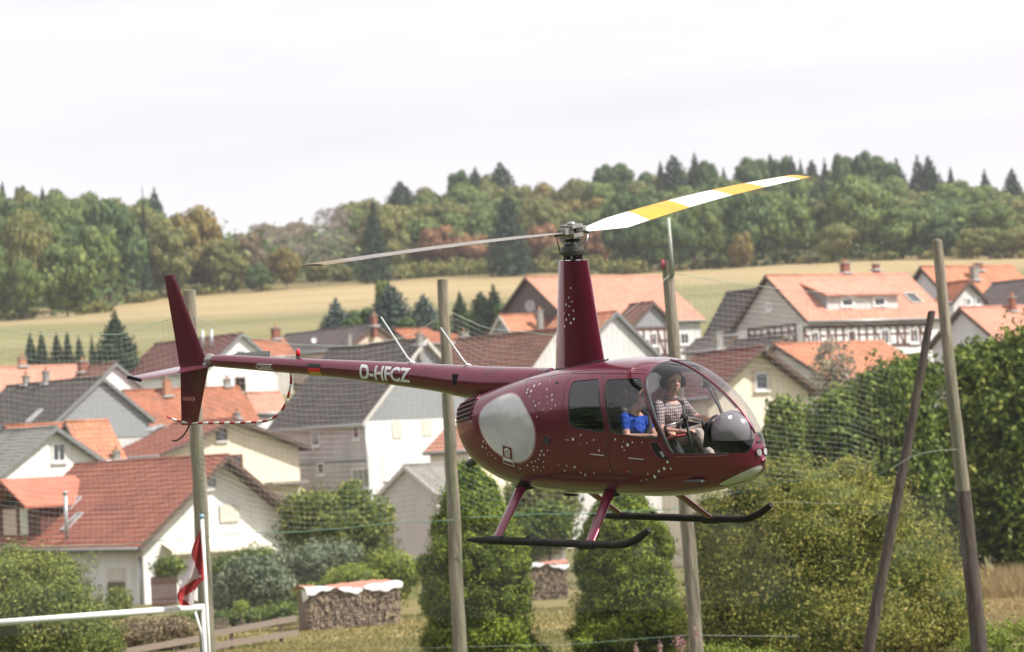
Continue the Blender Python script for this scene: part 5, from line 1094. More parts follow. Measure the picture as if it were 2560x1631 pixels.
for s in (-1, 1):
    seam('window_seal', REARWIN, .006, RUB, s); seam('window_seal', FRONTWIN, .006, RUB, s)
    SH = [p for p in SHIELD if p[0] < 2.5 and p[1] < 2.0]
    arc = [(1.2366, 1.832), (1.236, 1.80), (1.235, 1.75)]
    pth = []
    for (x, z) in SH: pth.append((x, z))
    b = [(x, .945 - .02 * (x - 1.56) / 1.04) for x in (1.7, 1.8, 1.9, 2.0, 2.08)]
    seam('windshield_seal', [p for p in pth if p[1] < 1.74] + b, .0045, RUB, s, closed=False)
    # door outlines
    seam('door_seam', [(.245, 1.735), (.72, 1.745), (.715, 1.69), (.86, 1.14), (.80, .93), (.55, .80), (.40, .78), (.28, 1.05)], .0035, RUB, s)
    seam('door_seam', [(.735, 1.745), (1.215, 1.742), (1.235, 1.69), (1.50, 1.06), (1.40, .70), (1.05, .62), (.86, .66), (.83, .92), (.885, 1.13)], .0035, RUB, s)
    seam('panel_seam', [(-.42, 1.70), (-.30, 1.58), (-.05, 1.33), (.02, 1.05), (-.1, .75), (-.15, .50)], .0025, RUB, s, closed=False)
# windshield centre rib
MB().tube([(x, 0, float(zt_(x)) + .004) for x in np.linspace(1.20, 2.205, 26)], .011, 8).build('windshield_rib', PAINT, HELI, True)
for s in (-1, 1):                                   # upper edge of each pane, over the roof
    pts = [Vector((1.237, s * y, float(z))) for y, z in [(y, zc_(1.237) + (zt_(1.237) - zc_(1.237)) * (1 - (y / wd_(1.237)) ** NU) ** (1 / NU)) for y in np.linspace(.02, .575, 16)]]
    MB().tube(pts, .0045, 6).build('windshield_seal', RUB, HELI, True)
def patch(name, poly, mat, s=-1, off=.003, closed=True, par=None, step=.03):
    """flat-print decal or panel laid on the skin: polygon in side view, gridded so it follows the curve"""
    bm = bmesh.new(); vs = [bm.verts.new((p[0], 0, p[1])) for p in poly]; bm.faces.new(vs)
    xs = [p[0] for p in poly]; zs = [p[1] for p in poly]
    for k in range(1, int((max(xs) - min(xs)) / step) + 1): bmesh.ops.bisect_plane(bm, geom=bm.verts[:] + bm.edges[:] + bm.faces[:], plane_co=(min(xs) + k * step, 0, 0), plane_no=(1, 0, 0))
    for k in range(1, int((max(zs) - min(zs)) / step) + 1): bmesh.ops.bisect_plane(bm, geom=bm.verts[:] + bm.edges[:] + bm.faces[:], plane_co=(0, 0, min(zs) + k * step), plane_no=(0, 0, 1))
    for v in bm.verts: v.co = on(v.co.x, v.co.z, s, off)
    bmesh.ops.recalc_face_normals(bm, faces=bm.faces)
    f0 = next(iter(bm.faces)); f0.normal_update()
    if f0.normal.y * s < 0: bmesh.ops.reverse_faces(bm, faces=bm.faces)
    me = bpy.data.meshes.new(name); bm.to_mesh(me); bm.free(); me.polygons.foreach_set('use_smooth', [True] * len(me.polygons)); me.materials.append(mat); return link(name, me, par or HELI)
OVAL = []
op = [(-.48, 1.525), (-.36, 1.49), (-.263, 1.41), (-.16, 1.28), (-.11, 1.15), (-.125, 1.0), (-.20, .885), (-.33, .825), (-.46, .825), (-.60, .875), (-.76, .965), (-.87, 1.08), (-.925, 1.20), (-.915, 1.31), (-.84, 1.40), (-.70, 1.475), (-.59, 1.51)]
for i in range(len(op)):                            # smooth closed outline
    a, b, c, d = (Vector(op[(i + k) % len(op)]) for k in (-1, 0, 1, 2))
    for t in (0, .33, .66): OVAL.append(tuple(.5 * ((2 * b) + (c - a) * t + (2 * a - 5 * b + 4 * c - d) * t * t + (3 * b - a - 3 * c + d) * t ** 3)))
WPAN = M('panel_white', (.68, .66, .68), .12, (.52, .50, .52), 3.0, coat=.9, col3=(.44, .42, .45), n3=2.0); 
for s in (-1,):
    cxo, czo = -.515, 1.16; ring = [(cxo + (x - cxo) * 1.05, czo + (z - czo) * 1.05) for x, z in OVAL]
    patch('oval_rim', ring, M('oval_rim_grey', (.30, .12, .14), .3, coat=.8), s, .0035); patch('oval_panel', OVAL, WPAN, s, .006)
    # crest plate: maroon field, white portico over a bowl
    def q(u, v): return (-.592 + u * .158 + v * .01, .800 + v * .205 - u * .030)
    patch('crest_plate', [q(0, 0), q(1, -.02), q(1, 1), q(0, 1)], M('crest_silver', (.50, .48, .49), .4), s, .010)
    patch('crest_field', [q(.08, .36), q(.92, .34), q(.92, .95), q(.08, .95)], PAINT, s, .0125); patch('crest_field', [q(.08, .05), q(.92, .04), q(.92, .16), q(.08, .18)], PAINT, s, .0125)
    for k in range(5): u = .27 + k * .1; patch('crest_mark', [q(u, .40), q(u + .05, .40), q(u + .05, .70 + .05 * (2 - abs(k - 2))), q(u, .70 + .05 * (2 - abs(k - 2)))], WHITEP, s, .0145)
    patch('crest_mark', [q(.5 + .28 * math.cos(a), .70 + .16 * math.sin(a)) for a in np.linspace(0, math.pi, 9)] + [q(.5 + .20 * math.cos(a), .70 + .10 * math.sin(a)) for a in np.linspace(math.pi, 0, 9)], WHITEP, s, .0145)
    patch('crest_mark', [q(.5 + .38 * math.cos(a), .33 + .12 * math.sin(a)) for a in np.linspace(math.pi, 2 * math.pi, 11)], WHITEP, s, .0150)
    patch('crest_mark', [q(.46, .84), q(.54, .84), q(.5, .93)], WHITEP, s, .0145)
DOTS = [(-.135,1.628,.9),(-.201,1.609,1.1),(-.273,1.572,1),(-.213,1.557,1.3),(-.269,1.54,1.1),(-.211,1.506,.9),(0,1.658,.6),(.004,1.578,1),(.097,1.524,1.2),(.035,1.505,.9),(.112,1.475,1.2),(-.069,1.499,.6),(-.142,1.454,.8),(-.056,1.438,1.1),(-.109,1.414,1.1),(.056,1.438,.7),(.162,1.42,1),(.115,1.387,.7),(.005,1.374,.8),(-.078,1.3,.8),(-.878,1.02,1),(-.84,1.002,.6),(-.899,.962,1.1),(-.845,.95,.8),(-.832,.888,.7),(-.788,.911,.5),(-.759,.876,.7),(-.708,.847,.8),(-.367,.749,.9),(-.248,.789,1),(-.183,.825,.9),(-.129,.837,.8),(-.083,.86,.7),(-.052,.904,1),(-.029,.948,1.1),(.001,.908,1),(.054,.954,.8),(-.168,.778,.9),(-.173,.74,.9),(-.116,.771,.9),(-.086,.737,.7),(-.027,.776,.7),(-.017,.833,.7),(.302,1.071,.6),(.33,1.069,.7),(.394,1.078,1.5),(.495,1.125,.9),(.492,1.026,.5),(.57,1.042,.7),(.661,1.075,.9),(.722,.969,1),(.177,.803,.6),(.243,.746,.9),(.287,.801,.8),(.385,.789,1.2),(.447,.733,.9),(.497,.71,1.1),(.618,.731,.8),(.832,.763,.7),(.937,1.086,1),(1.037,1.067,.6),(1.02,1.013,.9),(1.087,1.034,1.6),(1.145,1.061,.9),(1.042,.98,.7),(1.254,1.06,.7),(1.517,.862,1.2),(1.474,.796,1.5),(1.413,.769,1.3),(1.541,.796,.9),(1.352,.711,1.6),(1.284,.738,.8),(1.25,.68,.7),(1.18,.667,.6)]
dm = MB()
for (x, z, k) in DOTS:
    r = .0092 * k ** 1.1; c = on(x, z, -1, .0035); vs = [c] + [on(x + r * .95 * math.cos(a), z + r * 1.15 * math.sin(a), -1, .0035) for a in np.linspace(0, 2 * math.pi, 11)[:-1]]
    dm.add(vs, [(0, 1 + j, 1 + (j + 1) % 10) for j in range(10)])
tag(dm.build('dot_decals', WHITEP, HELI), 'scattered white bubble dots printed on the right side', kind='stuff')
# vents, port, intake
lv = [(-1.375, 1.40), (-1.25, 1.475), (-1.055, 1.49), (-1.09, 1.245), (-1.33, 1.185)]
patch('louvre_opening', lv, BLACK, -1, .002)
for k in range(5):
    a, b = (-1.37, 1.375 - k * .043), (-1.07, 1.455 - k * .047); pts = [on(a[0] * (1 - t) + b[0] * t, a[1] * (1 - t) + b[1] * t, -1, .012) for t in np.linspace(0, 1, 8)]
    MB().tube(pts, .009, 6).build('louvre_slat', PAINT, HELI, True)
seam('louvre_rim', lv, .007, PAINT, -1, .004)
pc = on(.052, 1.06); g = Vector(grad(np.float64(.052), np.float64(pc.y), np.float64(1.06)))
MB().tube([pc - g * .06, pc + g * .004], .048, 20, caps=True).build('air_port', BLACK, HELI, True, auto=True); MB().tube([pc + g * .001, pc + g * .008], [.055, .052], 20).build('port_ring', PAINT, HELI, True, auto=True)
MB().tube([pc + g * .005, pc + g * .0095], .047, 20).build('port_hole', RUB, HELI, True, auto=True)
sc_ = [(1.335, 1.055), (1.425, 1.065), (1.50, .955), (1.545, .888), (1.44, .885), (1.395, .94)]
patch('air_scoop', sc_, BLACK, -1, .003); seam('scoop_rim', sc_, .006, PAINT, -1, .004); patch('scoop_glint', [(1.44, .965), (1.47, .975), (1.495, .925), (1.475, .905)], M('scoop_glint_paint', (.35, .33, .33), .3), -1, .006)  # the small pale patch is a glint painted into the scoop
patch('fuel_sticker', [(1.03, .755), (1.08, .755), (1.08, .77), (1.03, .77)], M('sticker_red', (.5, .04, .05), .5), -1, .004); patch('fuel_sticker', [(1.085 + .018 * math.cos(a), .758 + .018 * math.sin(a)) for a in np.linspace(0, 6.28, 11)[:-1]], M('sticker_blue', (.03, .04, .16), .5), -1, .004)
for (x, z) in ((.62, .93), (1.10, .90)):              # door handles
    a, b = on(x, z, -1, .012), on(x + .16, z - .012, -1, .012); MB().tube([on(x - .01, z, -1, 0), a, b, on(x + .17, z - .012, -1, 0)], .007, 6).build('door_handle', STEEL, HELI, True)
# nose: landing lights, slot, oval chin light window
CH = M('chin_white', (.60, .58, .54), .25, (.50, .48, .45), 4, coat=.5)
def front(y, z):                                      # x of the skin at y, z near the nose
    lo, hi = 1.6, 2.304
    for _ in range(40):
        m_ = (lo + hi) / 2
        if zb_(m_) < z < zt_(m_) and body_y(np.float64(m_), np.float64(z)) > abs(y): lo = m_
        else: hi = m_
    return lo
for y in (-.055, .055):
    c = Vector((front(y, .925), y, .925)); g = Vector(grad(np.float64(c.x), np.float64(y if abs(y) > 1e-3 else 1e-3), np.float64(.925))); g = (g + Vector((1, 0, 0))).normalized()
    l = MB().tube([c - g * .06, c + g * .006], [.036, .046], 20).build('landing_light', BLACK, HELI, True, auto=True)
    MB().tube([c - g * .02, c + g * .009], [.034, .036], 20, caps=True).build('reflector', M('lamp_lens', (.50, .48, .44), .12, (.12, .11, .10), 26, coat=1.0), l, True, auto=True)
    MB().tube([c + g * .005, c + g * .012], [.050, .048], 20, caps=False).build('bezel', PAINT, l, True)
MB().box((front(0, 1.025) + .004, 0, 1.025), (.012, .075, .022), 0, Matrix.Rotation(-.6, 3, 'Y')).build('nose_slot', BLACK, HELI)
vs = []; n = 28                                        # chin patch on the right underside of the nose
for k in range(n):
    a = 2 * math.pi * k / n; u, v = .255 * math.cos(a), .090 * math.sin(a)
    vs.append((2.02 + u * .62, u, v))
def chin(u, v, off=.004):
    # centre line runs round the nose at the chin: yaw angle from u, height from v
    y = -.145 + u * .50; z = .700 + u * .25 + v; x = front(y, z); yy = y if abs(y) > 1e-3 else 1e-3; g = Vector(grad(np.float64(x), np.float64(yy), np.float64(z))); return Vector((x, y, z)) + g * off
cm = MB(); rings = [1, .8, .55, .3]; cv = []
for rr in rings:
    for k in range(n): a = 2 * math.pi * k / n; cv.append(chin(.26 * math.cos(a) * rr, .068 * math.sin(a) * rr))
cv.append(chin(0, 0)); cf = []
for i in range(3):
    for k in range(n): cf.append((i * n + k, i * n + (k + 1) % n, (i + 1) * n + (k + 1) % n, (i + 1) * n + k))
for k in range(n): cf.append((3 * n + k, 3 * n + (k + 1) % n, 4 * n))
cm.add(cv, cf).build('chin_panel', CH, HELI, True); MB().tube([chin(.264 * math.cos(a), .071 * math.sin(a), .002) for a in np.linspace(0, 2 * math.pi, 40)], .004, 6).build('chin_rim', RUB, HELI, True)
# mast fairing
def airfoil(xr, xf, hw, z, n=28):
    out = []; L = xf - xr
    for k in range(n):
        a = 2 * math.pi * k / n; c = math.cos(a); x = xr + L * (.5 + .5 * c); t = (.5 + .5 * c); y = math.sin(a) * hw * (.45 + .55 * math.sin(min(math.pi, t * 2.4 + .3))) ; out.append((x, y if abs(math.sin(a)) > 1e-6 else 0, z))
    return out
mf = MB(); zs = np.linspace(0, 1, 14)
for i, u in enumerate(zs):
    z0f, z0r = 1.70, 1.62; xr = -.300 + .115 * u; xf = .385 - .195 * u ** .95; z = 1.64 + (2.895 - 1.64) * u; mf.v += airfoil(xr, xf, .150 - .045 * u, z)
for i in range(13):
    for k in range(28): mf.f.append((i * 28 + k, i * 28 + (k + 1) % 28, (i + 1) * 28 + (k + 1) % 28, (i + 1) * 28 + k)); mf.m.append(0)
mf.f.append(tuple(13 * 28 + k for k in range(28))); mf.m.append(0); mf.build('mast_fairing', PAINT, HELI, auto=True)
def fairing_y(x, z):
    u = (z - 1.64) / 1.255; xr = -.300 + .115 * u; xf = .385 - .195 * u ** .95; t = (x - xr) / (xf - xr); return (.150 - .045 * u) * math.sqrt(max(0, 1 - (2 * t - 1) ** 2)) * (.45 + .55 * math.sin(min(math.pi, t * 2.4 + .3)))
dm = MB()
for (x, z) in [(.041, 2.608), (.014, 2.51), (.053, 2.464), (-.026, 2.437), (.017, 2.418), (.07, 2.37), (-.06, 2.342), (.013, 2.328), (.073, 2.285), (-.027, 2.278), (.033, 2.243), (-.059, 2.208)]:
    r = rnd.uniform(.007, .012); P3 = lambda x, z: (x, -fairing_y(x, z) - .003, z); dm.add([P3(x, z)] + [P3(x + r * math.cos(a), z + r * 1.2 * math.sin(a)) for a in np.linspace(0, 6.283, 10)[:-1]], [(0, 1 + j, 1 + (j + 1) % 9) for j in range(9)])
tag(dm.build('dot_decals', WHITEP, HELI), kind='stuff')
MB().tube([(x, y * 1.03, zt_(x) + .012 - .30 * (abs(y) / .64) ** 2) for x, y in [(p[0] * 1.02, p[1]) for p in airfoil(-.298, .385, .155, 0)]] , .008, 6).build('fairing_gasket', RUB, HELI, True)
# rotor head
rh = MB().tube([(0, 0, 2.85), (0, 0, 3.24)], .032, 14).build('rotor_mast', STEEL, HELI, True, auto=True)
MB().tube([(0, 0, 2.955), (0, 0, 2.99)], [.145, .150], 24).tube([(0, 0, 2.995), (0, 0, 3.04)], [.125, .12], 24).build('swashplate', DKSTEEL, rh, auto=True)
MB().tube([(0, 0, 3.03), (0, 0, 3.07)], [.10, .085], 20).tube([(0, 0, 3.085), (0, 0, 3.12)], [.07, .09], 20).tube([(0, 0, 2.90), (0, 0, 2.95)], [.08, .10], 16).build('collar', BLACK, rh, auto=True)
for k in range(4):
    a = k * math.pi / 2 + .5; c, s_ = math.cos(a), math.sin(a); MB().tube([(.09 * c, .09 * s_, 2.87), (.105 * c, .105 * s_, 2.965)], .010, 8).build('control_rod', STEEL, rh, True)
azr, azl = R_(95.2), R_(-79.6)
bd = [Vector((math.cos(azr) * math.cos(R_(5.5)), math.sin(azr) * math.cos(R_(5.5)), math.sin(R_(5.5)))), Vector((math.cos(azl) * math.cos(R_(-1.4)), math.sin(azl) * math.cos(R_(-1.4)), math.sin(R_(-1.4))))]
hubc = Vector((0, 0, 3.19)); ax = (bd[0] - bd[1]).normalized(); side = ax.cross(Vector((0, 0, 1))).normalized(); upv = side.cross(ax)
hrot = Matrix((ax, side, upv)).transposed()
MB().box(hubc + upv * .02, (.44, .10, .062), 0, hrot).box(hubc + upv * .062, (.22, .15, .035), 0, hrot).box(hubc - upv * .03, (.20, .16, .04), 0, hrot).build('hub', STEEL, rh, auto=True)
for s_ in (-1, 1):
    MB().tube([hubc + ax * s_ * .10 - side * .055 + upv * .02, hubc + ax * s_ * .10 + side * .055 + upv * .02], .048, 14).tube([hubc - side * .07 + upv * .02, hubc + side * .07 + upv * .02], .030, 14).build('hinge_bolt', DKSTEEL, rh, auto=True)
    p = hubc + ax * s_ * .17; MB().tube([p + side * .10 * s_ - upv * .02, Vector((.11 * ax.x * s_ + .09 * side.x * s_, .11 * ax.y * s_ + .09 * side.y * s_, 3.0))], .009, 8).build('pitch_link', STEEL, rh, True)
    MB().tube([p, p + side * .11 * s_ - upv * .02], .016, 8).build('pitch_horn', DKSTEEL, rh, True)
MB().ball(hubc + upv * .085, (.05, .05, .03), 14, 8).build('cap', STEEL, rh, True)
def blade(dirv, pitch0, pitch1, mats, bands, label, chord=.27, ymul=1):
    lead = Vector((0, 0, 1)).cross(dirv).normalized(); upb = dirv.cross(lead).normalized() * -1
    if upb.z < 0: upb = -upb
    mb = MB(); sec = []; n = 60; prof = [(-.25, 0), (-.22, .022), (-.1, .040), (.1, .046), (.35, .032), (.55, .016), (.75, .002), (.55, -.006), (.35, -.016), (.1, -.026), (-.1, -.024), (-.22, -.014)]
    for i in range(n + 1):
        t = i / n; r = .20 + 4.83 * t; ch = chord * (min(1, .30 + max(0, r - .25) * 1.3)) ; pt = pitch0 + (pitch1 - pitch0) * t
        flex = .05 * math.sin(t * math.pi) * ymul
        c = hubc + dirv * r + upb * flex; e1 = lead * math.cos(pt) + upb * math.sin(pt); e2 = upb * math.cos(pt) - lead * math.sin(pt)
        for (u, v) in prof: mb.v.append(tuple(c + e1 * (-u * ch) + e2 * (v * ch * (1.0 if r > .6 else 1.6))))
    k = len(prof)
    for i in range(n):
        r = (i + .5) / n; mi = next(b for a, b in bands if r < a)
        for j in range(k): mb.f.append((i * k + j, i * k + (j + 1) % k, (i + 1) * k + (j + 1) % k, (i + 1) * k + j)); mb.m.append(mi)
    mb.f.append(tuple(range(k))); mb.m.append(0); mb.f.append(tuple(n * k + j for j in range(k))[::-1]); mb.m.append(mats and bands[-1][1])
    o = mb.build('rotor_blade', mats, HELI, True, fix=True, auto=True); return tag(o, label)
BW = M('blade_white', (.78, .77, .73), .4, (.68, .67, .63), 3); BY = M('blade_yellow', (.72, .33, .02), .4, (.62, .27, .02), 3); BG = M('blade_grey', (.15, .138, .125), .45, (.21, .19, .17), 3); BT = M('blade_tip_brown', (.17, .13, .08), .5)
blade(bd[0], R_(23), R_(5), [BW, BY], [(.22, 0), (.40, 1), (.60, 0), (.76, 1), (.955, 0), (2, 1)], 'rotor blade with broad white and yellow stripes', .30, 1.0)
blade(bd[1], R_(-2.5), R_(-1.5), [BG, BT], [(.90, 0), (2, 1)], 'plain grey rotor blade pointing left', .27, .3)
# tail boom
by = pchip([-5.34, -4, -3, -1.9, -1.2, -.6, -.2], [1.822, 1.775, 1.735, 1.60, 1.60, 1.62, 1.64]); 
TB = [(-5.36, 1.822, .030), (-5.35, 1.822, .062), (-5.30, 1.821, .070), (-4.5, 1.786, .083), (-3.5, 1.742, .098), (-2.6, 1.690, .128), (-1.95, 1.645, .150), (-1.5, 1.605, .178), (-1.1, 1.585, .185), (-.7, 1.59, .175), (-.35, 1.62, .14)]
fz = pchip([a[0] for a in TB[1:]], [a[1] for a in TB[1:]]); frr = pchip([a[0] for a in TB[1:]], [a[2] for a in TB[1:]])
xsb = [-5.362, -5.358] + list(np.linspace(-5.35, -.35, 90)); MB().tube([(x, 0, float(fz(x))) for x in xsb], [.02, .05] + [float(frr(x)) for x in xsb[2:]], 40, flat=1.0).build('tail_boom', PAINT, HELI, True, auto=True)
def boom_pt(x, z, off=.003): r = float(frr(x)); d = max(-r, min(r, z - float(fz(x)))); a = math.asin(d / r); return Vector((x, -(r + off) * math.cos(a), float(fz(x)) + (r + off) * math.sin(a)))
def text_on(body, width, height, place, mat, name, shear=0.0, weight=.02, par=None):
    cu = bpy.data.curves.new(name, 'FONT'); cu.body = body; cu.size = 1; cu.offset = weight; cu.resolution_u = 4; cu.shear = shear
    to = bpy.data.objects.new('t', cu); COL.objects.link(to); bpy.context.view_layer.update(); me = bpy.data.meshes.new_from_object(to.evaluated_get(bpy.context.evaluated_depsgraph_get())); bpy.data.objects.remove(to)
    bm = bmesh.new(); bm.from_mesh(me); xs = [v.co.x for v in bm.verts]; ys = [v.co.y for v in bm.verts]; x0, x1, y0, y1 = min(xs), max(xs), min(ys), max(ys)
    for k in range(1, 8): bmesh.ops.bisect_plane(bm, geom=bm.verts[:] + bm.edges[:] + bm.faces[:], plane_co=(0, y0 + (y1 - y0) * k / 8, 0), plane_no=(0, 1, 0))
    for v in bm.verts: v.co = place((v.co.x - x0) / (x1 - x0) * width, (v.co.y - y0) / (y1 - y0) * height)
    bm.to_mesh(me); bm.free(); me.materials.clear(); me.materials.append(mat); me.name = name; return link(name, me, par or HELI)
sl = (1.642 - 1.682) / (2.952 - 2.248)
text_on('D-HFCZ', .76, .160, lambda u, v: boom_pt(-2.975 + u, 1.650 + sl * u * .9 + v - .015, .004), WHITEP, 'registration', .05, .03)
fl = lambda x, z: boom_pt(x, z, .004)
for k, (c, nm) in enumerate((((.010, .010, .012), 'flag_black'), ((.62, .02, .02), 'flag_red_band'), ((.55, .33, .06), 'flag_gold'))):
    mb = MB(); n = 4; x0, x1 = -3.775, -3.585
    for i in range(n + 1):
        z = 1.800 - (k + i / n) * .0455; mb.v += [tuple(fl(x0, z)), tuple(fl(x1, z - .004))]
    mb.f = [(2 * i, 2 * i + 1, 2 * i + 3, 2 * i + 2)[::-1] for i in range(n)]; mb.m = [0] * n; mb.build('national_flag', M(nm, c, .4), HELI)
text_on('DANGER', .185, .036, lambda u, v: boom_pt(-4.535 + u, 1.745 + v - u * .03, .004), WHITEP, 'warning_text', 0, .006)
for pts in ([(-4.60, 1.763), (-4.56, 1.792), (-4.335, 1.785)], [(-4.60, 1.763), (-4.56, 1.738), (-4.335, 1.730)]): MB().tube([boom_pt(x, z, .002) for x, z in pts], .0035, 6).build('warning_frame', WHITEP, HELI, True)
MB().tube([(-4.0, 0, float(fz(-4)) + .085), (-4.0, 0, float(fz(-4)) + .118)], [.028, .024], 14).build('beacon_base', DKSTEEL, HELI, True, auto=True)
MB().tube([(-4.0, 0, float(fz(-4)) + z) for z in (.118, .15, .18, .195, .2)], [.027, .027, .024, .014, .002], 16).build('beacon', M('beacon_red', (.65, .015, .02), .25, coat=.6), HELI, True)
for x, dx, l in ((-2.30, -.42, .52), (-1.50, -.36, .42)):
    z0 = float(fz(x)) + float(frr(x)) - .01; MB().ball((x, 0, z0 + .01), (.045, .025, .02), 12, 6).build('antenna_base', WHITEP, HELI, True); MB().tube([(x, .0, z0), (x + dx * .15, 0, z0 + l * .13), (x + dx, -.0, z0 + l)], [.022, .013, .009], 8).build('antenna', M('antenna_white', (.50, .50, .50), .6), HELI, True)
MB().box((-.42, -.05, 1.74), (.12, .05, .015)).build('strobe', WHITEP, HELI)
for pts in ([(-1.60, -.13, 1.70), (-1.60, -.16, 1.60)],): MB().box((-1.55, -.165, 1.64), (.055, .03, .12)).build('boom_fitting', BLACK, HELI)
# tail surfaces
def fin(name, pts, th, par=HELI):                     # pts: (x,z) outline front-top ... ; thickness tapers to both edges
    n = len(pts); cx = sum(p[0] for p in pts) / n; mb = MB()
    return mb
def surf(name, root_a, root_b, tip_a, tip_b, th, mat=PAINT, n=16, prof=None):
    """tapered aerofoil surface: a = leading edge, b = trailing edge at each end; th thickness vector"""
    ra, rb, ta, tb = map(Vector, (root_a, root_b, tip_a, tip_b)); th = Vector(th); mb = MB(); pr = [(0, 0), (.04, .35), (.15, .75), (.3, 1), (.5, .85), (.75, .45), (1, .06), (1, -.06), (.75, -.45), (.5, -.85), (.3, -1), (.15, -.75), (.04, -.35)]
    k = len(pr)
    for i in range(n + 1):
        t = i / n; a, b = ra.lerp(ta, t), rb.lerp(tb, t); e = 1 - .35 * t
        if i == n: e *= .6
        for u, v in pr: mb.v.append(tuple(a.lerp(b, u) + th * v * e))
    for i in range(n):
        for j in range(k): mb.f.append((i * k + j, i * k + (j + 1) % k, (i + 1) * k + (j + 1) % k, (i + 1) * k + j)); mb.m.append(0)
    mb.f += [tuple(range(k)), tuple(n * k + j for j in range(k))[::-1]]; mb.m += [0, 0]
    return mb.build(name, mat, HELI, fix=True, auto=True)
surf('upper_fin', (-5.43, 0, 1.735), (-5.905, 0, 1.715), (-5.925, 0, 2.842), (-6.095, 0, 2.825), (0, .026, 0)); surf('lower_fin', (-5.44, 0, 1.74), (-5.905, 0, 1.72), (-5.665, 0, 1.07), (-5.935, 0, 1.055), (0, .024, 0))
# stabiliser on the right side of the fins, seen from just above
surf('horizontal_stabiliser', (-5.335, .02, 1.762), (-5.90, .02, 1.755), (-5.74, -.80, 1.655), (-5.955, -.80, 1.692), (0, 0, .014))
MB().box((-5.85, -.805, 1.672), (.22, .02, .04), 0, Matrix.Rotation(.17, 3, 'Y')).build('stabiliser_tip', BLACK, HELI)
MB().tube([(-5.38, 0, 1.80), (-5.50, 0, 1.77)], .035, 10).build('fin_mount', STEEL, HELI, True)
text_on('DANGER', .15, .030, lambda u, v: Vector((-5.85 + u, -.030, 1.36 + v - u * .02)), M('warn_red', (.5, .25, .25), .5), 'warning_text', 0, .006)
MB().box((-5.775, -.0265, 1.374), (.175, .004, .052)).build('warning_panel', M('warn_field', (.42, .06, .08), .5), HELI); MB().add([(-5.69, -.0285, 1.41), (-5.69, -.0285, 1.335), (-5.65, -.0285, 1.372)], [(0, 1, 2)]).build('warning_arrow', M('warn_arrow', (.6, .3, .3), .5), HELI)
# tail rotor on the left of the boom
tr = MB().tube([(-5.42, .02, 1.83), (-5.42, .30, 1.83)], .022, 10).build('tail_rotor_shaft', STEEL, HELI, True); MB().ball((-5.42, .02, 1.83), (.085, .07, .075), 16, 10).build('tail_gearbox', STEEL, HELI, True)
for a in (R_(3), R_(183)):
    c, s_ = math.cos(a), math.sin(a); e = Vector((c, 0, s_)); f_ = Vector((-s_, 0, c)); b0 = Vector((-5.42, .29, 1.83)); mb = MB()
    for t, w_ in ((.06, .03), (.15, .045), (.2, .05), (.70, .05), (.71, .04)):
        for u, v in ((-1, 0), (-.5, .4), (.3, .35), (1, 0), (.3, -.25), (-.5, -.35)): mb.v.append(tuple(b0 + e * t + f_ * u * w_ + Vector((0, v * .018 + u * .006, 0))))
    for i in range(4):
        for j in range(6): mb.f.append((i * 6 + j, i * 6 + (j + 1) % 6, i * 6 + 6 + (j + 1) % 6, i * 6 + 6 + j)); mb.m.append(0)
    mb.f += [tuple(range(6)), tuple(24 + j for j in range(6))]; mb.m += [0, 0]; mb.build('tail_rotor_blade', M('tail_blade', (.34, .34, .34), .4), HELI, fix=True, auto=True)
# striped tail guard
gp = [(-6.17, .02, 1.150), (-6.05, .01, 1.118), (-5.92, 0, 1.096), (-5.757, 0, 1.085), (-5.3, 0, 1.092), (-4.9, 0, 1.103), (-4.62, 0, 1.120), (-4.48, 0, 1.150), (-4.37, 0, 1.200), (-4.28, 0, 1.275), (-4.20, 0, 1.39), (-4.155, 0, 1.50), (-4.13, 0, 1.61), (-4.13, 0, 1.70)]
fx = pchip(range(len(gp)), [p[0] for p in gp]); fz2 = pchip(range(len(gp)), [p[2] for p in gp]); dense = [Vector((float(fx(t)), 0, float(fz2(t)))) for t in np.linspace(0, len(gp) - 1, 400)]
cum = [0]
for a, b in zip(dense[:-1], dense[1:]): cum.append(cum[-1] + (b - a).length)
step = .087; k = 0; GR_ = M('guard_red', (.36, .02, .03), .4); GWH = M('guard_white', (.72, .71, .68), .4)
gparts = MB()
while k * step < cum[-1]:
    a0, a1 = k * step, min((k + 1) * step, cum[-1]); pts = [Vector((np.interp(t, cum, [d.x for d in dense]), 0, np.interp(t, cum, [d.z for d in dense]))) for t in np.linspace(a0, a1, 4)]; gparts.tube(pts, .015 if k else .010, 8, m=k % 2, caps=True); k += 1
gparts.build('tail_guard', [GR_, GWH], HELI, True)
MB().tube([(-5.80, 0, 1.07), (-5.83, 0, 1.02), (-5.886, 0, .955), (-5.97, 0, .895), (-6.04, 0, .868), (-6.10, 0, .872)], .010, 8).build('tail_skid', BLACK, HELI, True)
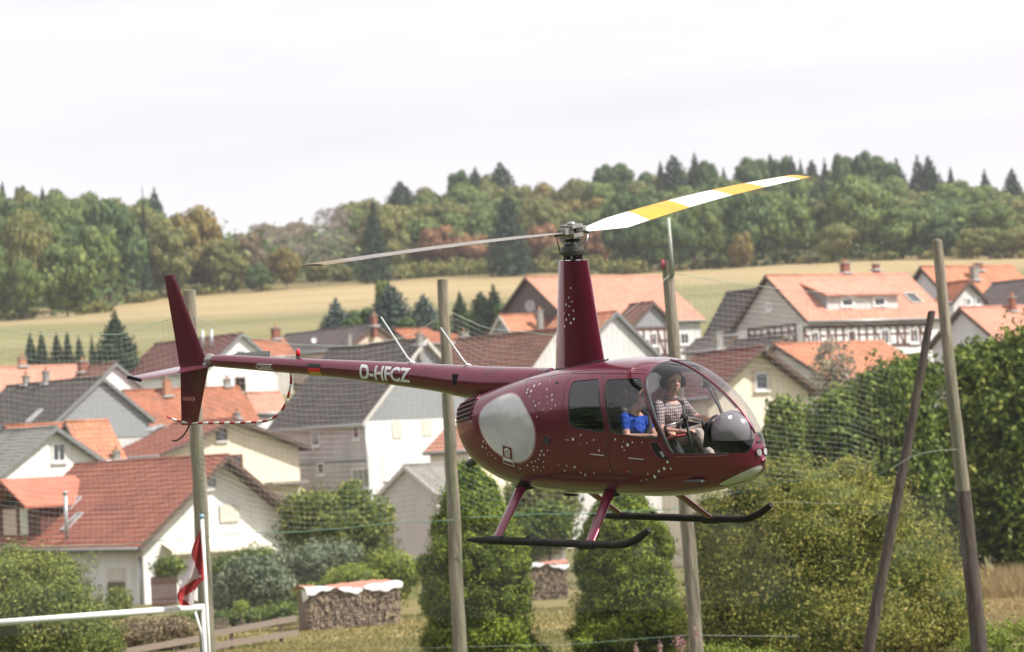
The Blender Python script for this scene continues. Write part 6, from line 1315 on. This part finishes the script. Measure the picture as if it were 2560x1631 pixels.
# skids and legs
SK = M('skid_black', (.014, .012, .011), .65, (.030, .024, .02), 8, spec=.2)
for s in (-1, 1):
    o = MB().tube([(-.72, s * 1.09, .045), (-.60, s * 1.09, .05), (-.35, s * 1.09, .058), (.2, s * 1.09, .062), (.9, s * 1.09, .07), (1.22, s * 1.09, .075), (1.36, s * 1.09, .095), (1.49, s * 1.09, .15), (1.64, s * 1.09, .245)], [.010, .030, .040, .040, .040, .040, .040, .040, .032], 14).build('skid', SK, HELI, True, auto=True)
    for x in (-.33, .86): MB().tube([(x - .09, s * 1.09, .056), (x + .09, s * 1.09, .062)], .046, 14).build('skid_shoe', BLACK, o, True, auto=True)
    MB().tube([(0.05, s * 1.09, .09), (.12, s * 1.09, .115)], .010, 6).build('skid_lug', BLACK, o, True)
    for xb, xt in ((-.33, -.47), (.87, .69)):
        mb = MB(); top = Vector((xt, s * .44, .54)); bot = Vector((xb, s * 1.07, .075))
        mb.tube([top, top.lerp(bot, .05), top.lerp(bot, .95), bot], [.060, .066, .052, .045], 18, up=(1, 0, 0), flat=.42); mb.build('skid_leg', PAINT, HELI, True, auto=True)
        MB().tube([top + Vector((0, -s * .05, .03)), top + Vector((0, s * .015, -.018))], .075, 14, up=(1, 0, 0), flat=.55).build('leg_boot', BLACK, HELI, True, auto=True)
MB().tube([(-.47, -.44, .53), (-.47, .44, .53)], .035, 10).build('cross_tube', BLACK, HELI, True); MB().tube([(.69, -.44, .50), (.69, .44, .50)], .035, 10).build('cross_tube', BLACK, HELI, True)
MB().box((.05, -.28, .452), (.14, .05, .02)).build('belly_antenna', BLACK, HELI)
MB().tube([(-1.30, -.15, .78), (-1.42, -.17, .72)], .045, 12).build('exhaust', DKSTEEL, HELI, True)
# cabin interior
SEAT = M('seat_leather', (.045, .043, .045), .6); SEATG = M('seat_piping', (.10, .10, .105), .6)
MB().b2((.15, -.46, .655), (1.85, .46, .675)).build('cabin_floor', SEATG, HELI); MB().prism([(.10, .6), (.13, .6), (.13, 1.66), (.10, 1.66)], 1, -.52, .52).build('rear_bulkhead', SEATG, HELI)
for s in (-1, 1):
    for (x0, nm) in ((.66, 'front_seat'), (.0, 'rear_seat')):
        m = MB(); m.prism([(x0 + .02, .86), (x0 + .48, .90), (x0 + .50, .80), (x0 + .48, .62), (x0 + .02, .62)], 1, s * .06, s * .50); m.prism([(x0 - .10, 1.36), (x0 - .02, 1.37), (x0 + .09, .86), (x0 - .02, .86)], 1, s * .08, s * .48)
        o = m.build(nm, SEAT, HELI, fix=True); o.modifiers.new('b', 'BEVEL').width = .02; o.modifiers['b'].segments = 2
# rear headrest-height shapes, instrument pod, console, cyclic
POD = M('instrument_pod_grey', (.26, .245, .25), .25, coat=.8)
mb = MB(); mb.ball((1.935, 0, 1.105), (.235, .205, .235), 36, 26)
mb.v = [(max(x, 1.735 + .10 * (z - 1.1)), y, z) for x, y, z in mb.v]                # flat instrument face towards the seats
mb.m = [1 if sum(mb.v[i][2] for i in f) / len(f) < 1.055 + .25 * max(0, 1.80 - sum(mb.v[i][0] for i in f) / len(f)) else 0 for f in mb.f]  # black lower half: dark windshield reflection painted on, and the console below
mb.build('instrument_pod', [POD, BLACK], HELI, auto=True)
MB().tube([(1.728 + .01 * math.cos(a), .15 * math.sin(a), 1.115 + .165 * math.cos(a)) for a in np.linspace(0, 6.283, 28)], .014, 8).build('pod_hood', BLACK, HELI, True); MB().prism([(1.78, .62), (2.02, .66), (2.02, .95), (1.80, 1.0)], 1, -.10, .10).build('console', SEATG, HELI)
MB().box((1.70, 0, 1.10), (.03, .30, .26), 0, Matrix.Rotation(.15, 3, 'Y')).build('instrument_panel', BLACK, HELI)
MB().tube([(1.43, 0, .66), (1.42, 0, .95), (1.365, 0, 1.235)], [.022, .018, .016], 10).build('cyclic_stick', BLACK, HELI, True)
MB().ball((1.345, 0, 1.255), (.045, .035, .045), 12, 8).build('cyclic_hub', BLACK, HELI, True)
MB().tube([(1.345, -.33, 1.20), (1.345, -.12, 1.215), (1.345, 0, 1.255), (1.345, .14, 1.24), (1.345, .30, 1.20)], .011, 8).build('cyclic_bar', STEEL, HELI, True)
for s in (-1, 1): MB().tube([(1.335, s * .33, 1.20), (1.36, s * .33, 1.09)], .017, 8).build('cyclic_grip', BLACK, HELI, True)
MB().box((1.62, .02, 1.60), (.05, .06, .065)).build('compass', BLACK, HELI); MB().tube([(1.60, .0, 1.60), (1.588, -.005, 1.60)], .022, 12).build('compass_face', WHITEP, HELI, True)
MB().tube([(1.62, .02, 1.63), (1.60, .01, 1.70)], .008, 6).build('compass_arm', BLACK, HELI, True)
for k in range(5): MB().tube([(1.5 + k * .05, -.30 + k * .06, .66), (1.55 + k * .04, -.28 + k * .05, .80), (1.62, -.2 + k * .06, .92 - k * .03)], .008, 6).build('cable', STEEL if k % 2 else BLACK, HELI, True)
for s in (-1, 1):
    MB().tube([on(1.232, 1.70, s, -.02), on(1.27, 1.60, s, -.02), on(1.40, 1.30, s, -.02), on(1.55, .96, s, -.02)], .016, 8).build('door_post', GREYI, HELI, True)

# screws along the windshield sill, the door line and the fairing; harness straps of the front seats
rv = MB()
for k in range(22): rv.ball(on(1.60 + k * .022, .915, -1, .001), .0042, 6, 4)
for k in range(26): rv.ball(on(-1.0 + k * .052, .60 + .10 * max(0, -.55 - (-1.0 + k * .052)), -1, .001), .0036, 6, 4)
for k in range(18): rv.ball(on(-.46 + .006 * k * k * .35, 1.66 - k * .055, -1, .001), .0036, 6, 4)
tag(rv.build('rivets', STEEL, HELI, True), kind='stuff')
seam('belly_seam', [(-1.1, .66), (-.8, .60), (-.3, .555), (.3, .53), (1.0, .53), (1.5, .56), (1.85, .62)], .003, RUB, -1, closed=False)
seam('roof_seam', [(-.40, 1.655), (.0, 1.715), (.4, 1.765), (.9, 1.79), (1.20, 1.775)], .0025, RUB, -1, closed=False)
BELT = M('seat_belt_grey', (.07, .07, .075), .8)
for s_, zb in ((1, 0.0), (-1, -.06)):
    MB().tube([(.86, s_ * .30 + .14, 1.42 + zb), (1.04, s_ * .30 + .11, 1.36 + zb), (1.105, s_ * .30 + .04, 1.24 + zb), (1.06, s_ * .30 - .08, 1.06 + zb)], .022, 8, up=(1, 0, 0), flat=1.0).build('harness', BELT, HELI, True)
# ------------------------------------------------------------------ people on board
SKIN = M('skin', (.66, .40, .29), .5, (.60, .33, .235), 9); HAIRD = M('hair_dark', (.018, .013, .011), .5); HAIRB = M('hair_brown', (.05, .033, .022), .6); BLUE = M('shirt_blue', (.022, .095, .50), .85, (.015, .075, .42), 8, bump=1.0, bscale=9)
TROU = M('trousers_beige', (.52, .47, .40), .9, (.42, .38, .32), 7, bump=.9, bscale=8); JEAN = M('trousers_dark', (.045, .045, .055), .9); SHOE = M('shoe', (.03, .025, .022), .6); GREYS = M('shirt_pale', (.52, .51, .47), .9); HEADS = M('headset', (.030, .024, .028), .45); LENS = M('sunglass', (.01, .01, .012), .1)
def check():
    m = bpy.data.materials.new('shirt_checked'); m.use_nodes = True; t = m.node_tree; p = t.nodes['Principled BSDF']; p.inputs['Roughness'].default_value = .9; tc = N(t, 'ShaderNodeTexCoord'); K = t.links.new; outs = []
    sx = N(t, 'ShaderNodeSeparateXYZ'); K(tc.outputs['Object'], sx.inputs[0])
    ad = N(t, 'ShaderNodeMath', operation='ADD'); K(sx.outputs['X'], ad.inputs[0]); K(sx.outputs['Y'], ad.inputs[1])
    for src in (ad.outputs[0], sx.outputs['Z']):
        a = N(t, 'ShaderNodeMath', operation='MULTIPLY'); a.inputs[1].default_value = 1 / .032; b = N(t, 'ShaderNodeMath', operation='FRACT'); c = N(t, 'ShaderNodeMath', operation='GREATER_THAN'); c.inputs[1].default_value = .62; K(src, a.inputs[0]); K(a.outputs[0], b.inputs[0]); K(b.outputs[0], c.inputs[0]); outs.append(c)
    s = N(t, 'ShaderNodeMath', operation='ADD'); K(outs[0].outputs[0], s.inputs[0]); K(outs[1].outputs[0], s.inputs[1]); h = N(t, 'ShaderNodeMath', operation='MULTIPLY'); h.inputs[1].default_value = .5; K(s.outputs[0], h.inputs[0])
    x = N(t, 'ShaderNodeMixRGB'); x.inputs[1].default_value = (.17, .115, .11, 1); x.inputs[2].default_value = (.60, .56, .54, 1); K(h.outputs[0], x.inputs[0]); K(x.outputs[0], p.inputs['Base Color']); fn = N(t, 'ShaderNodeTexNoise', i_Scale=9.0, i_Detail=3.0); fb = N(t, 'ShaderNodeBump', i_Strength=1.0, i_Distance=.05); K(tc.outputs['Object'], fn.inputs['Vector']); K(fn.outputs[0], fb.inputs['Height']); K(fb.outputs[0], p.inputs['Normal']); return m
CHECK = check()
def remesh(mb, vox, smooth=3):
    me = mb.mesh('t', SKIN); o = bpy.data.objects.new('t', me); COL.objects.link(o); r = o.modifiers.new('r', 'REMESH'); r.mode = 'VOXEL'; r.voxel_size = vox; r.use_smooth_shade = True
    if smooth: q = o.modifiers.new('s', 'SMOOTH'); q.iterations = smooth; q.factor = .5
    dg = bpy.context.evaluated_depsgraph_get(); dg.update(); out = bpy.data.meshes.new_from_object(o.evaluated_get(dg)); bpy.data.objects.remove(o); return out
def limb(mb, pts, rs, n=14):
    pts = [Vector(p) for p in pts]
    for p, r in zip(pts, rs): mb.ball(p, r, n, 8)
    mb.tube(pts, list(rs), n)
def person(label, J, mats, fem=False, glasses=False, hair=HAIRD, long=False, mic=1, look=0.0, group='people in the helicopter'):
    """J: joints in the helicopter frame. One continuous skin grown over tapered limbs; clothes coloured by the limb they cover."""
    J = {k: Vector(v) for k, v in J.items()}; mb = MB(); hip, ch, nk, hd = J['hip'], J['chest'], J['neck'], J['head']
    lat = Vector((0, 1, 0)); sw = .16 if fem else .205
    mb.ball(hip, (.13, .165, .12), 18, 12); mb.ball(hip.lerp(ch, .5), (.105 if fem else .125, .135 if fem else .155, .14), 18, 12); mb.ball(ch, (.115 if fem else .125, .155 if fem else .185, .155), 18, 12)
    mb.tube([hip, hip.lerp(ch, .5), ch], [.12, .12, .13], 18)
    if fem: mb.ball(ch + Vector((.085, -.06, -.04)), .055, 12, 8); mb.ball(ch + Vector((.085, .06, -.04)), .055, 12, 8)
    limb(mb, [ch + Vector((-.01, 0, .12)), nk, hd + Vector((-.02, 0, -.07))], [.065, .052 if fem else .060, .055])
    bones = [('top', hip, ch), ('neck', nk, hd)]
    R2 = Matrix.Rotation(look, 3, 'Z')
    def hv(x, y, z): return hd + R2 @ Vector((x, y, z))
    # head: cranium, face, jaw, nose, brow, ears
    mb.ball(hv(-.01, 0, .035), (.098, .077, .088), 22, 14); mb.ball(hv(.025, 0, -.03), (.070, .062, .075), 20, 12); mb.ball(hv(.050, 0, -.085), (.036, .038, .026), 14, 8)
    mb.tube([hv(.088, 0, .020), hv(.112, 0, -.022), hv(.090, 0, -.034)], [.010, .014, .010], 8); mb.ball(hv(.083, 0, .028), (.014, .045, .010), 12, 6)
    mb.ball(hv(.082, 0, -.060), (.014, .026, .007), 10, 6); mb.ball(hv(.080, 0, -.070), (.013, .022, .007), 10, 6)
    for s in (-1, 1): mb.ball(hv(-.005, s * .078, -.005), (.018, .008, .028), 10, 6); mb.ball(hv(.070, s * .034, -.02), (.02, .02, .02), 8, 6)
    for s, t in ((-1, 'r'), (1, 'l')):
        sh = ch + Vector((-.005, s * sw, .095)); el, wr, ha = J['elbow_' + t], J['wrist_' + t], J['hand_' + t]; k = .85 if fem else 1.0
        limb(mb, [sh, sh.lerp(el, .5), el], [.062 * k, .052 * k, .043 * k]); limb(mb, [el, el.lerp(wr, .35), wr], [.042 * k, .040 * k, .027 * k]); bones += [('sleeve', sh, sh.lerp(el, .50 if fem else .70)), ('arm', sh.lerp(el, .66 if fem else .82), el), ('arm', el, wr), ('arm', wr, ha)]
        d = (ha - wr).normalized(); sd = d.cross(Vector((0, 0, 1))).normalized(); dn = d.cross(sd).normalized()
        if dn.z > 0: dn = -dn
        mb.box(wr + d * .045, (.085, .075 * k, .028), 0, Matrix((d, sd, dn)).transposed())
        for q in range(4):                              # four curled fingers of unequal length and a thumb
            b = wr + d * .085 + sd * (-.030 + .020 * q) * k; l = (.034, .040, .038, .030)[q]; m1 = b + d * l + dn * .006; m2 = m1 + d * l * .45 + dn * l * .6; limb(mb, [b, m1, m2, m2 - d * l * .25 + dn * l * .35], [.0095, .009, .0085, .0075], 8)
        b = wr + d * .03 + sd * .034 * k; limb(mb, [b, b + d * .03 + sd * .018 + dn * .008, b + d * .055 + sd * .012 + dn * .02], [.011, .010, .008], 8)
        hp = hip + Vector((.02, s * .085, -.02)); kn, an, toe = J['knee_' + t], J['ankle_' + t], J['toe_' + t]
        limb(mb, [hp, hp.lerp(kn, .5), kn], [.088, .078, .060]); limb(mb, [kn, kn.lerp(an, .35), an], [.058, .055, .036]); limb(mb, [an, toe], [.036, .032]); bones += [('leg', hp, kn), ('leg', kn, an), ('shoe', an.lerp(toe, .05), toe)]
    me = remesh(mb, .0078, 3); n = len(me.polygons); c = np.empty(n * 3); me.polygons.foreach_get('center', c); c = c.reshape(-1, 3); best = np.full(n, 1e9); mi = np.zeros(n, int); MI = {'arm': 0, 'neck': 0, 'top': 1, 'sleeve': 1, 'leg': 2, 'shoe': 3}
    for kind, a, b in bones:
        a_, b_ = np.array(a), np.array(b); d = b_ - a_; t = np.clip(((c - a_) @ d) / max(1e-9, d @ d), 0, 1); q = np.linalg.norm(c - (a_ + t[:, None] * d), axis=1) - {'top': .09, 'sleeve': .05, 'leg': .055, 'arm': .036, 'neck': .05, 'shoe': .035}[kind]
        k = q < best; best[k] = q[k]; mi[k] = MI[kind]
    mi[(c[:, 2] > nk.z + .0) & (np.linalg.norm(c[:, :2] - np.array(nk)[:2], axis=1) < .14)] = 0
    me.materials.clear()
    for m_ in mats: me.materials.append(m_)
    me.polygons.foreach_set('material_index', mi.astype(np.int32)); me.polygons.foreach_set('use_smooth', [True] * n); me.name = 'person_body'
    root = thing('person', label, 'person', (0, 0, 0), 0, group); root.matrix_world = HELI.matrix_world.copy() @ Matrix.Translation(hip)
    def put(mesh, name):
        o = link(name, mesh, root); o.location = -hip; return o
    put(me, 'body')
    # hair cap
    hb = MB(); hb.ball(hv(-.022, 0, .050), (.100, .084, .088), 22, 14)
    if long: hb.ball(hv(-.07, 0, -.02), (.05, .075, .10), 14, 10); hb.tube([hv(-.09, 0, 0), hv(-.12, 0, -.10), hv(-.11, 0, -.2)], [.05, .045, .02], 12)
    put(hb.mesh('hair', hair, True), 'hair')
    e = MB()
    for s in (-1, 1): e.ball(hv(.074, s * .031, .006), (.012, .014, .009), 10, 6)
    put(e.mesh('eye', M('eye_white', (.40, .36, .33), .3), True), 'eyes'); e = MB()
    for s in (-1, 1): e.ball(hv(.084, s * .031, .006), (.004, .006, .006), 8, 6)
    put(e.mesh('iris', LENS, True), 'irises')
    e = MB(); e.ball(hv(.087, 0, -.065), (.011, .024, .005), 10, 6); put(e.mesh('lips', M('lips', (.35, .13, .11), .5), True), 'lips')
    # headset: ear cups, band, boom microphone
    h = MB()
    for s in (-1, 1): h.ball(hv(-.008, s * .102, -.002), (.050, .034, .062), 18, 12)
    h.tube([hv(-.005, .105 * math.cos(a), .02 + .135 * math.sin(a)) for a in np.linspace(0, math.pi, 16)], .013, 8)
    hs_ = put(h.mesh('headset', HEADS, True), 'headset')
    h = MB().tube([hv(.02, -.10 * mic, -.04), hv(.075, -.085 * mic, -.075), hv(.115, -.03 * mic, -.068)], .0045, 6).ball(hv(.118, -.022 * mic, -.066), .014, 10, 6); put(h.mesh('microphone', HEADS, True), 'microphone')
    if glasses:
        gl = MB()
        for s in (-1, 1): gl.ball(hv(.092, s * .034, .008), (.007, .029, .020), 14, 8); gl.tube([hv(.088, s * .06, .01), hv(.0, s * .082, .01)], .0035, 6)
        put(gl.mesh('sunglasses', LENS, True), 'sunglasses')
    return root, put
P1, put = person('man in checked short sleeved shirt, beige trousers and headset on the far front seat',
  dict(hip=(.90, .30, .99), chest=(.955, .30, 1.27), neck=(.975, .30, 1.44), head=(1.01, .295, 1.595), elbow_r=(1.03, .02, 1.12), wrist_r=(1.26, .06, 1.10), hand_r=(1.36, .10, 1.12), elbow_l=(1.10, .56, 1.20), wrist_l=(1.36, .50, 1.19), hand_l=(1.46, .46, 1.21),
       knee_r=(1.40, .16, 1.08), ankle_r=(1.66, .14, .70), toe_r=(1.82, .15, .68), knee_l=(1.44, .40, 1.14), ankle_l=(1.66, .38, .70), toe_l=(1.82, .36, .68)), [SKIN, CHECK, TROU, SHOE], hair=HAIRB, mic=1, look=-.55)
col = MB().tube([Vector((.975 + .065 * math.cos(a), .30 + .068 * math.sin(a), 1.425 + .012 * math.cos(a))) for a in np.linspace(0, 6.283, 20)], .014, 6); put(col.mesh('collar', CHECK, True), 'collar')
P2, put = person('woman in blue t-shirt with sunglasses and headset on the near front seat',
  dict(hip=(.88, -.30, .95), chest=(.93, -.30, 1.20), neck=(.955, -.30, 1.36), head=(1.015, -.30, 1.50), elbow_r=(1.00, -.535, 1.10), wrist_r=(1.22, -.47, 1.11), hand_r=(1.31, -.42, 1.13), elbow_l=(1.04, -.10, 1.05), wrist_l=(1.28, -.20, 1.10), hand_l=(1.37, -.26, 1.13),
       knee_r=(1.36, -.40, .99), ankle_r=(1.60, -.40, .68), toe_r=(1.76, -.40, .67), knee_l=(1.36, -.22, .99), ankle_l=(1.60, -.22, .68), toe_l=(1.76, -.22, .67)), [SKIN, BLUE, JEAN, SHOE], True, True, HAIRD, True, 1, -.15)
P3, put = person('passenger in pale grey shirt and headset on the far rear seat',
  dict(hip=(.26, .28, .95), chest=(.26, .28, 1.16), neck=(.27, .28, 1.31), head=(.33, .28, 1.43), elbow_r=(.34, .08, 1.02), wrist_r=(.52, .12, 1.0), hand_r=(.60, .18, 1.0), elbow_l=(.34, .50, 1.02), wrist_l=(.52, .45, 1.0), hand_l=(.60, .40, 1.0),
       knee_r=(.60, .18, .97), ankle_r=(.62, .18, .70), toe_r=(.74, .18, .67), knee_l=(.60, .40, .97), ankle_l=(.62, .40, .70), toe_l=(.74, .40, .67)), [SKIN, GREYS, JEAN, SHOE], True, False, HAIRD, False, 1, -.1)
# kneeboard held by the woman
kb = MB().box((0, 0, 0), (.20, .15, .012), 0, Matrix.Rotation(-.35, 3, 'Y')); o = kb.build('clipboard', M('clipboard_red', (.45, .04, .05), .5), None); o.matrix_world = HELI.matrix_world @ Matrix.Translation((1.40, -.28, 1.075)); tag(o, 'small red clipboard held by the woman in blue', 'clipboard', 'things in the cabin')
